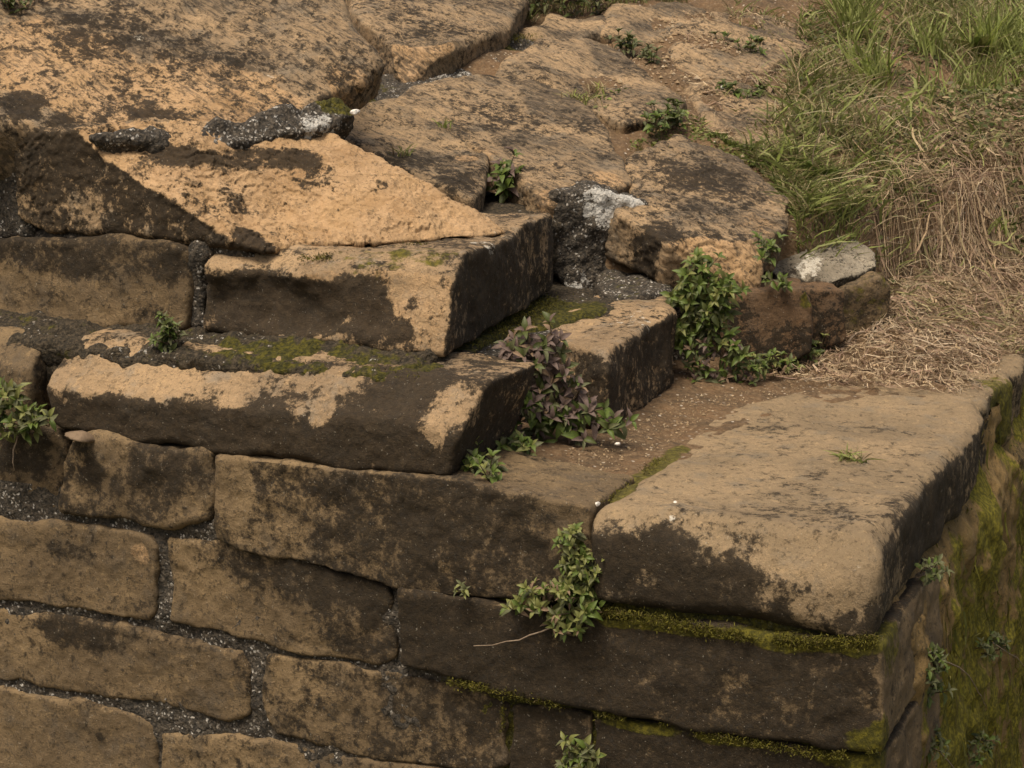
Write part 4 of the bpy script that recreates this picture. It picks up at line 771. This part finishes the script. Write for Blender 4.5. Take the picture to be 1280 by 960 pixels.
def moss_run(px, n, spread, size, **pl):
    q = [P(x, y, **pl) for x, y in px]; t = r.uniform(0, len(q) - 1.001, n); i = t.astype(int); f = (t - i)[:, None]; q = np.array(q)
    pos = q[i] * (1 - f) + q[i + 1] * f + r.normal(0, 1, (n, 3)) * np.asarray(spread); k = fbm(pos * 9, 2) > -.25
    pos = pos[k]; n = len(pos); dv = r.normal(0, .7, (n, 3)) + np.array([.1, -.5, .7]); L = r.uniform(.5, 1.5, n) * size * 2.0
    p = pos[:, None] + (dv / np.linalg.norm(dv, axis=1, keepdims=True))[:, None] * L[:, None, None] * np.linspace(0, 1, 3)[None, :, None]
    return ribbons(p, np.full(n, .0028), [.7, 1, .2], lerp_cols([(.075, .07, .008), (.11, .10, .010), (.05, .05, .008), (.15, .13, .016), (.07, .05, .02)], n, r), r)
stuff('moss', [moss_run([(752, 764), (850, 782), (960, 800), (1040, 806), (1095, 800)], 5720, (.01, .008, .010), 0.0050, Y=-.040),
               moss_run([(540, 848), (640, 868), (740, 890), (900, 922), (1040, 946), (1095, 936)], 4680, (.01, .006, .008), 0.0044, Y=-.032),
               moss_run([(628, 876), (630, 950)], 416, (.004, .004, .01), 0.0039, Y=-.01),
               moss_run([(260, 446), (350, 452), (450, 464), (530, 470)], 3640, (.02, .02, .008), 0.0044, Y=.20),
               moss_run([(380, 323), (450, 319), (520, 309), (580, 297)], 2340, (.02, .015, .006), 0.0044, Z=.655),
               moss_run([(410, 135), (440, 125), (470, 110)], 1092, (.03, .03, .008), 0.0060, pl=Q(-.01)), moss_run([(590, 62), (630, 50), (660, 45)], 1092, (.04, .04, .01), 0.0072, pl=Q(-.005)),
               moss_run([(800, 185), (815, 188), (825, 182)], 1092, (.03, .03, .01), 0.0066, pl=Q(.0)), moss_run([(590, 430), (640, 400), (690, 372)], 2340, (.05, .06, .004), 0.0039, Z=.335),
               moss_run([(752, 628), (785, 600), (828, 574)], 676, (.012, .012, .003), 0.0033, Z=.004)], plain('moss', (.10, .09, .01), sc=90, attr='tint'))
# ------------------------------------------------------------------ single tufts, chips, pebbles, dead leaves, stalks
def tuft(label, x, y, pl, n, h, lean, wd, pal, spread, cat='grass tuft', name='grass_tuft'):
    b = G(x, y) if x > 860 and 'Z' not in pl else P(x, y, **pl)
    o = thing(name, label, cat, b, 'single grass tufts')
    pos = r.normal(0, spread, (n, 3)) * [1, 1, .1]; v, f, t = blades(pos, h * r.uniform(.5, 1.1, n), np.full(n, lean), wd * r.uniform(.7, 1.2, n), lerp_cols(pal, n, r), r)
    q = link('blades', mesh_np('blades', v, f, {'tint': t}, False), M_BLADE, o); q['kind'] = 'stuff'
LIME = [(.26, .30, .06), (.32, .35, .11), (.20, .24, .06)]
tuft('tall bright yellow green grass tuft at the upper edge of the bank', 1225, 75, dict(pl=Q(-.05)), 60, .42, .35, .012, LIME, .05)
tuft('broad fresh grass tuft standing in the middle of the turf', 1095, 112, dict(pl=Q(-.05)), 45, .30, .55, .010, LIME + GREEN[:2], .05)
tuft('upright green tuft among straw uphill on the bank', 1160, 70, dict(pl=Q(-.05)), 45, .32, .4, .010, GREEN[1:3], .05)
tuft('small leaning tuft just behind the grey capping slab', 1060, 262, dict(pl=Q(-.05)), 40, .22, .6, .008, GREEN[1:3] + DRY[:1], .05)
tuft('grass tuft low on the straw slope at the right', 1245, 292, dict(pl=Q(-.35)), 35, .14, .6, .007, GREEN[1:3], .06)
tuft('yellowish grass patch in the seam of the flat top stones', 722, 132, dict(pl=Q(-.01)), 60, .11, .7, .007, LIME + DRY[:2], .05)
tuft('second yellowish grass patch uphill of the seam', 745, 118, dict(pl=Q(-.01)), 40, .10, .7, .007, LIME[:1] + DRY, .03)
tuft('tiny flattened grass tuft on the bare ledge slab', 1055, 575, dict(Z=.0), 26, .07, 1.0, .007, LIME[1:] + GREEN[2:4] + DRY[:1], .012)
tuft('tiny second blade tuft on the bare ledge slab near its fellow', 1075, 578, dict(Z=.0), 16, .06, 1.1, .007, LIME[1:] + DRY[:2], .010)
tuft('small grass tuft in the seam above the orange broken slope', 505, 196, dict(pl=Q(.02)), 30, .08, .7, .006, GREEN + DRY, .02)
tuft('thin grass sprout on the bedded top stone', 556, 160, dict(pl=Q(.03)), 18, .06, .6, .006, GREEN[1:3], .012)
def broad_plant(label, x, y, n, size, kinds, kind_up=.6):
    b = G(x, y); par = thing('broadleaf_plant', label, 'plant', b, 'broad leaved plants in the turf')
    for i in range(n):
        a = 6.283 * i / n + random.uniform(-.3, .3); put_leaf(par, b, b, np.array([math.cos(a), math.sin(a), kind_up * random.uniform(.5, 1.8)]), np.array([0, 0, 1.0]), size * random.uniform(.7, 1.2), random.choice(kinds))
broad_plant('broad leaved rosette with one upright leaf in front of the turf', 1022, 232, 8, .15, ['green', 'lime'], 1.1)
broad_plant('broad leaved weed near the tall grass at the bank top', 1222, 78, 7, .20, ['green', 'lime'], 1.3)
broad_plant('low dark weed in the shaded hollow of the bank', 1190, 185, 9, .12, ['dark', 'purple'], .6)
def pebble(label, x, y, pl, size, mat, name='pebble', cat='pebble', flat=.55, group='loose pebbles on the ledge'):
    b = G(x, y) if x > 860 else P(x, y, **pl); s_ = random.randint(0, 999)
    import bmesh
    bm = bmesh.new(); bmesh.ops.create_icosphere(bm, subdivisions=3, radius=1)
    me = bpy.data.meshes.new(name); bm.to_mesh(me); bm.free(); n = len(me.vertices); c = np.empty(n * 3, np.float32); me.vertices.foreach_get('co', c); c = c.reshape(-1, 3)
    c = c * (1 + .28 * fbm(c * 1.3 + s_, 2) + .06 * fbm(c * 5 + s_, 2))[:, None] * np.array([1, .75, flat]) * size
    me.vertices.foreach_set('co', c.astype(np.float32).ravel()); me.polygons.foreach_set('use_smooth', [True] * len(me.polygons)); me.materials.append(mat)
    o = bpy.data.objects.new(name, me); COL.objects.link(o); o.location = b + np.array([0, 0, size * flat * .5]); o.rotation_euler = (random.uniform(-.2, .2), random.uniform(-.2, .2), random.uniform(0, 6)); tag(o, label, cat, group)
def mk(nm, c): return plain(nm, c, tuple(q * .7 for q in c), sc=40, bump=.003)
GS, BR, RD, DK = mk('pebble_grey', (.22, .20, .17)), mk('pebble_brown', (.27, .19, .11)), mk('pebble_red', (.28, .15, .08)), mk('pebble_dark', (.13, .13, .13))
pebble('largest olive brown pebble in the straw below the bank', 1163, 354, dict(Z=.10), .045, BR)
pebble('rounded brown pebble among the straw near the frame edge', 1258, 400, dict(Z=.02), .040, BR)
pebble('reddish pebble lying in the thin straw', 1218, 393, dict(Z=.02), .028, RD)
pebble('bluish dark flat pebble in the thin straw', 1200, 412, dict(Z=.02), .040, DK, flat=.35)
pebble('grey flat pebble at the near edge of the straw', 1182, 425, dict(Z=.02), .045, GS, flat=.3)
pebble('small tan pebble next to the grey flat one', 1150, 440, dict(Z=.02), .022, BR)
C_ = 'white lime chips on the stones'
for lab, x, y, pl, sz in (('white lime chip lying above the orange broken slope', 444, 142, dict(pl=(SA + SPL[1] * .06, SPL[1])), .022), ('upper of two white chips on the ledge slab', 844, 631, dict(Z=.0), .014), ('lower of two white chips on the ledge slab', 846, 643, dict(Z=.0), .016),
                          ('white chip stuck in the joint at the slab corner', 745, 632, dict(Z=.0), .016), ('white chip high in the bare soil by the dead leaf', 897, 73, dict(pl=Q(-.03)), .03), ('pale elongated chip in the bare soil', 905, 112, dict(pl=Q(-.03)), .03),
                          ('white chip in the gritty gutter below the short step', 772, 556, dict(Z=.03), .012), ('small white chip at the straw edge', 1160, 424, dict(Z=.02), .014), ('white chip in the straw by the mossy block', 1123, 389, dict(Z=.02), .018),
                          ('white chip on the mortar bed over the long step', 128, 426, dict(Y=.22), .014)):
    pebble(lab, x, y, pl, sz, M_CHIP, 'lime_chip', 'chip', .5, C_)
pebble('pinkish broken fragment wedged beneath the left end of the long step', 103, 549, dict(Y=-.03), .055, mk('pebble_pink', (.19, .135, .085)), 'stone_fragment', 'stone', .3, None)
def dead_leaf(label, x, y, size, ang):
    b = G(x, y) + np.array([0, 0, .012]); m = leaf_mesh('dead_leaf', .5, .5, .35, int(x)); m.materials.append(M_LEAF['dry'])
    o = bpy.data.objects.new('dead_leaf', m); COL.objects.link(o); o.location = b; o.scale = (size,) * 3; o.rotation_euler = (random.uniform(-.5, .5), -.3, ang); tag(o, label, 'dead leaf', 'dead leaves on the soil')
dead_leaf('large curled brown leaf beside the bare soil', 962, 122, .16, 2.2); dead_leaf('small tan dead leaf lying below the white chip', 905, 118, .09, 1.4); dead_leaf('pale dead leaf at the turf margin', 985, 95, .10, .4); dead_leaf('brown leaf in the straw hollow', 1010, 180, .10, 3.0)
UPZ = np.array([0, 0, 1.0])
def stalk(label, pts, r0=.003, r1=.0015, mat=None, name='dry_stalk', cat='stalk', group='dry stalks and twigs'):
    pts = np.array(pts); q = [pts[0]]
    for i in range(len(pts) - 1):
        for t in (.33, .66, 1): q.append(pts[i] * (1 - t) + pts[i + 1] * t + np.random.default_rng(i + int(t * 9)).normal(0, .004, 3))
    v, f = tube_np(q, r0, r1, 5); b = v[0].copy(); o = link(name, mesh_np(name, v - b, f), mat or M_TWIG, None, b); tag(o, label, cat, group)
stalk('long thin dry stalk sticking out of the joint below the yellow green plant', [P(690, 784, Y=-.06), P(650, 798, Y=-.10), P(594, 806, Y=-.12)])
stalk('pale bare root dangling under the plant at the far left', [P(22, 545, Y=-.03), P(17, 570, Y=-.05), P(14, 592, Y=-.05)])
stalk('arched pale stalk on the mossy wall side reaching right', [P(1165, 820, X=.08), P(1200, 832, X=.14), P(1225, 865, X=.15), P(1232, 885, X=.13)])
stalk('thin stalk curving from the sprig near the frame edge', [P(1240, 803, X=.08), P(1262, 815, X=.13), P(1282, 832, X=.13)])
stalk('fine grey stalk across the lower wall side', [P(1175, 940, X=.08), P(1200, 965, X=.10), P(1225, 985, X=.10)])
stalk('dry forked twig lying in the bare soil', [G(930, 90) + UPZ * .015, G(955, 120) + UPZ * .03, G(960, 140) + UPZ * .015], .006, .003)
stalk('pale straw arching over the turf', [G(1090, 165), G(1090, 165) + np.array([.04, 0, .12]), G(1090, 165) + np.array([.12, 0, .14]), G(1090, 165) + np.array([.18, -.02, .05])], .004, .002)
stalk('thick bent straw lying below the bank', [G(1180, 335) + UPZ * .05, G(1215, 345) + UPZ * .07, G(1222, 368) + UPZ * .03], .005, .003)
stalk('straight pale straw across the thin straw patch', [G(1185, 462) + UPZ * .012, G(1215, 457) + UPZ * .015, G(1240, 458) + UPZ * .012], .004, .003)
stalk('short pale twig near the foot of the mossy block', [G(1052, 440) + UPZ * .01, G(1072, 424) + UPZ * .03, G(1088, 421) + UPZ * .02], .006, .004)
stalk('slender upright grass stalk against the turf', [G(1016, 235), G(1016, 235) + UPZ * .18, G(1016, 235) + np.array([.03, 0, .34])], .003, .0015)
stalk('long slanting straw over the dark hollow', [G(1180, 330), G(1205, 290) + UPZ * .12, G(1230, 240) + UPZ * .10], .004, .002)
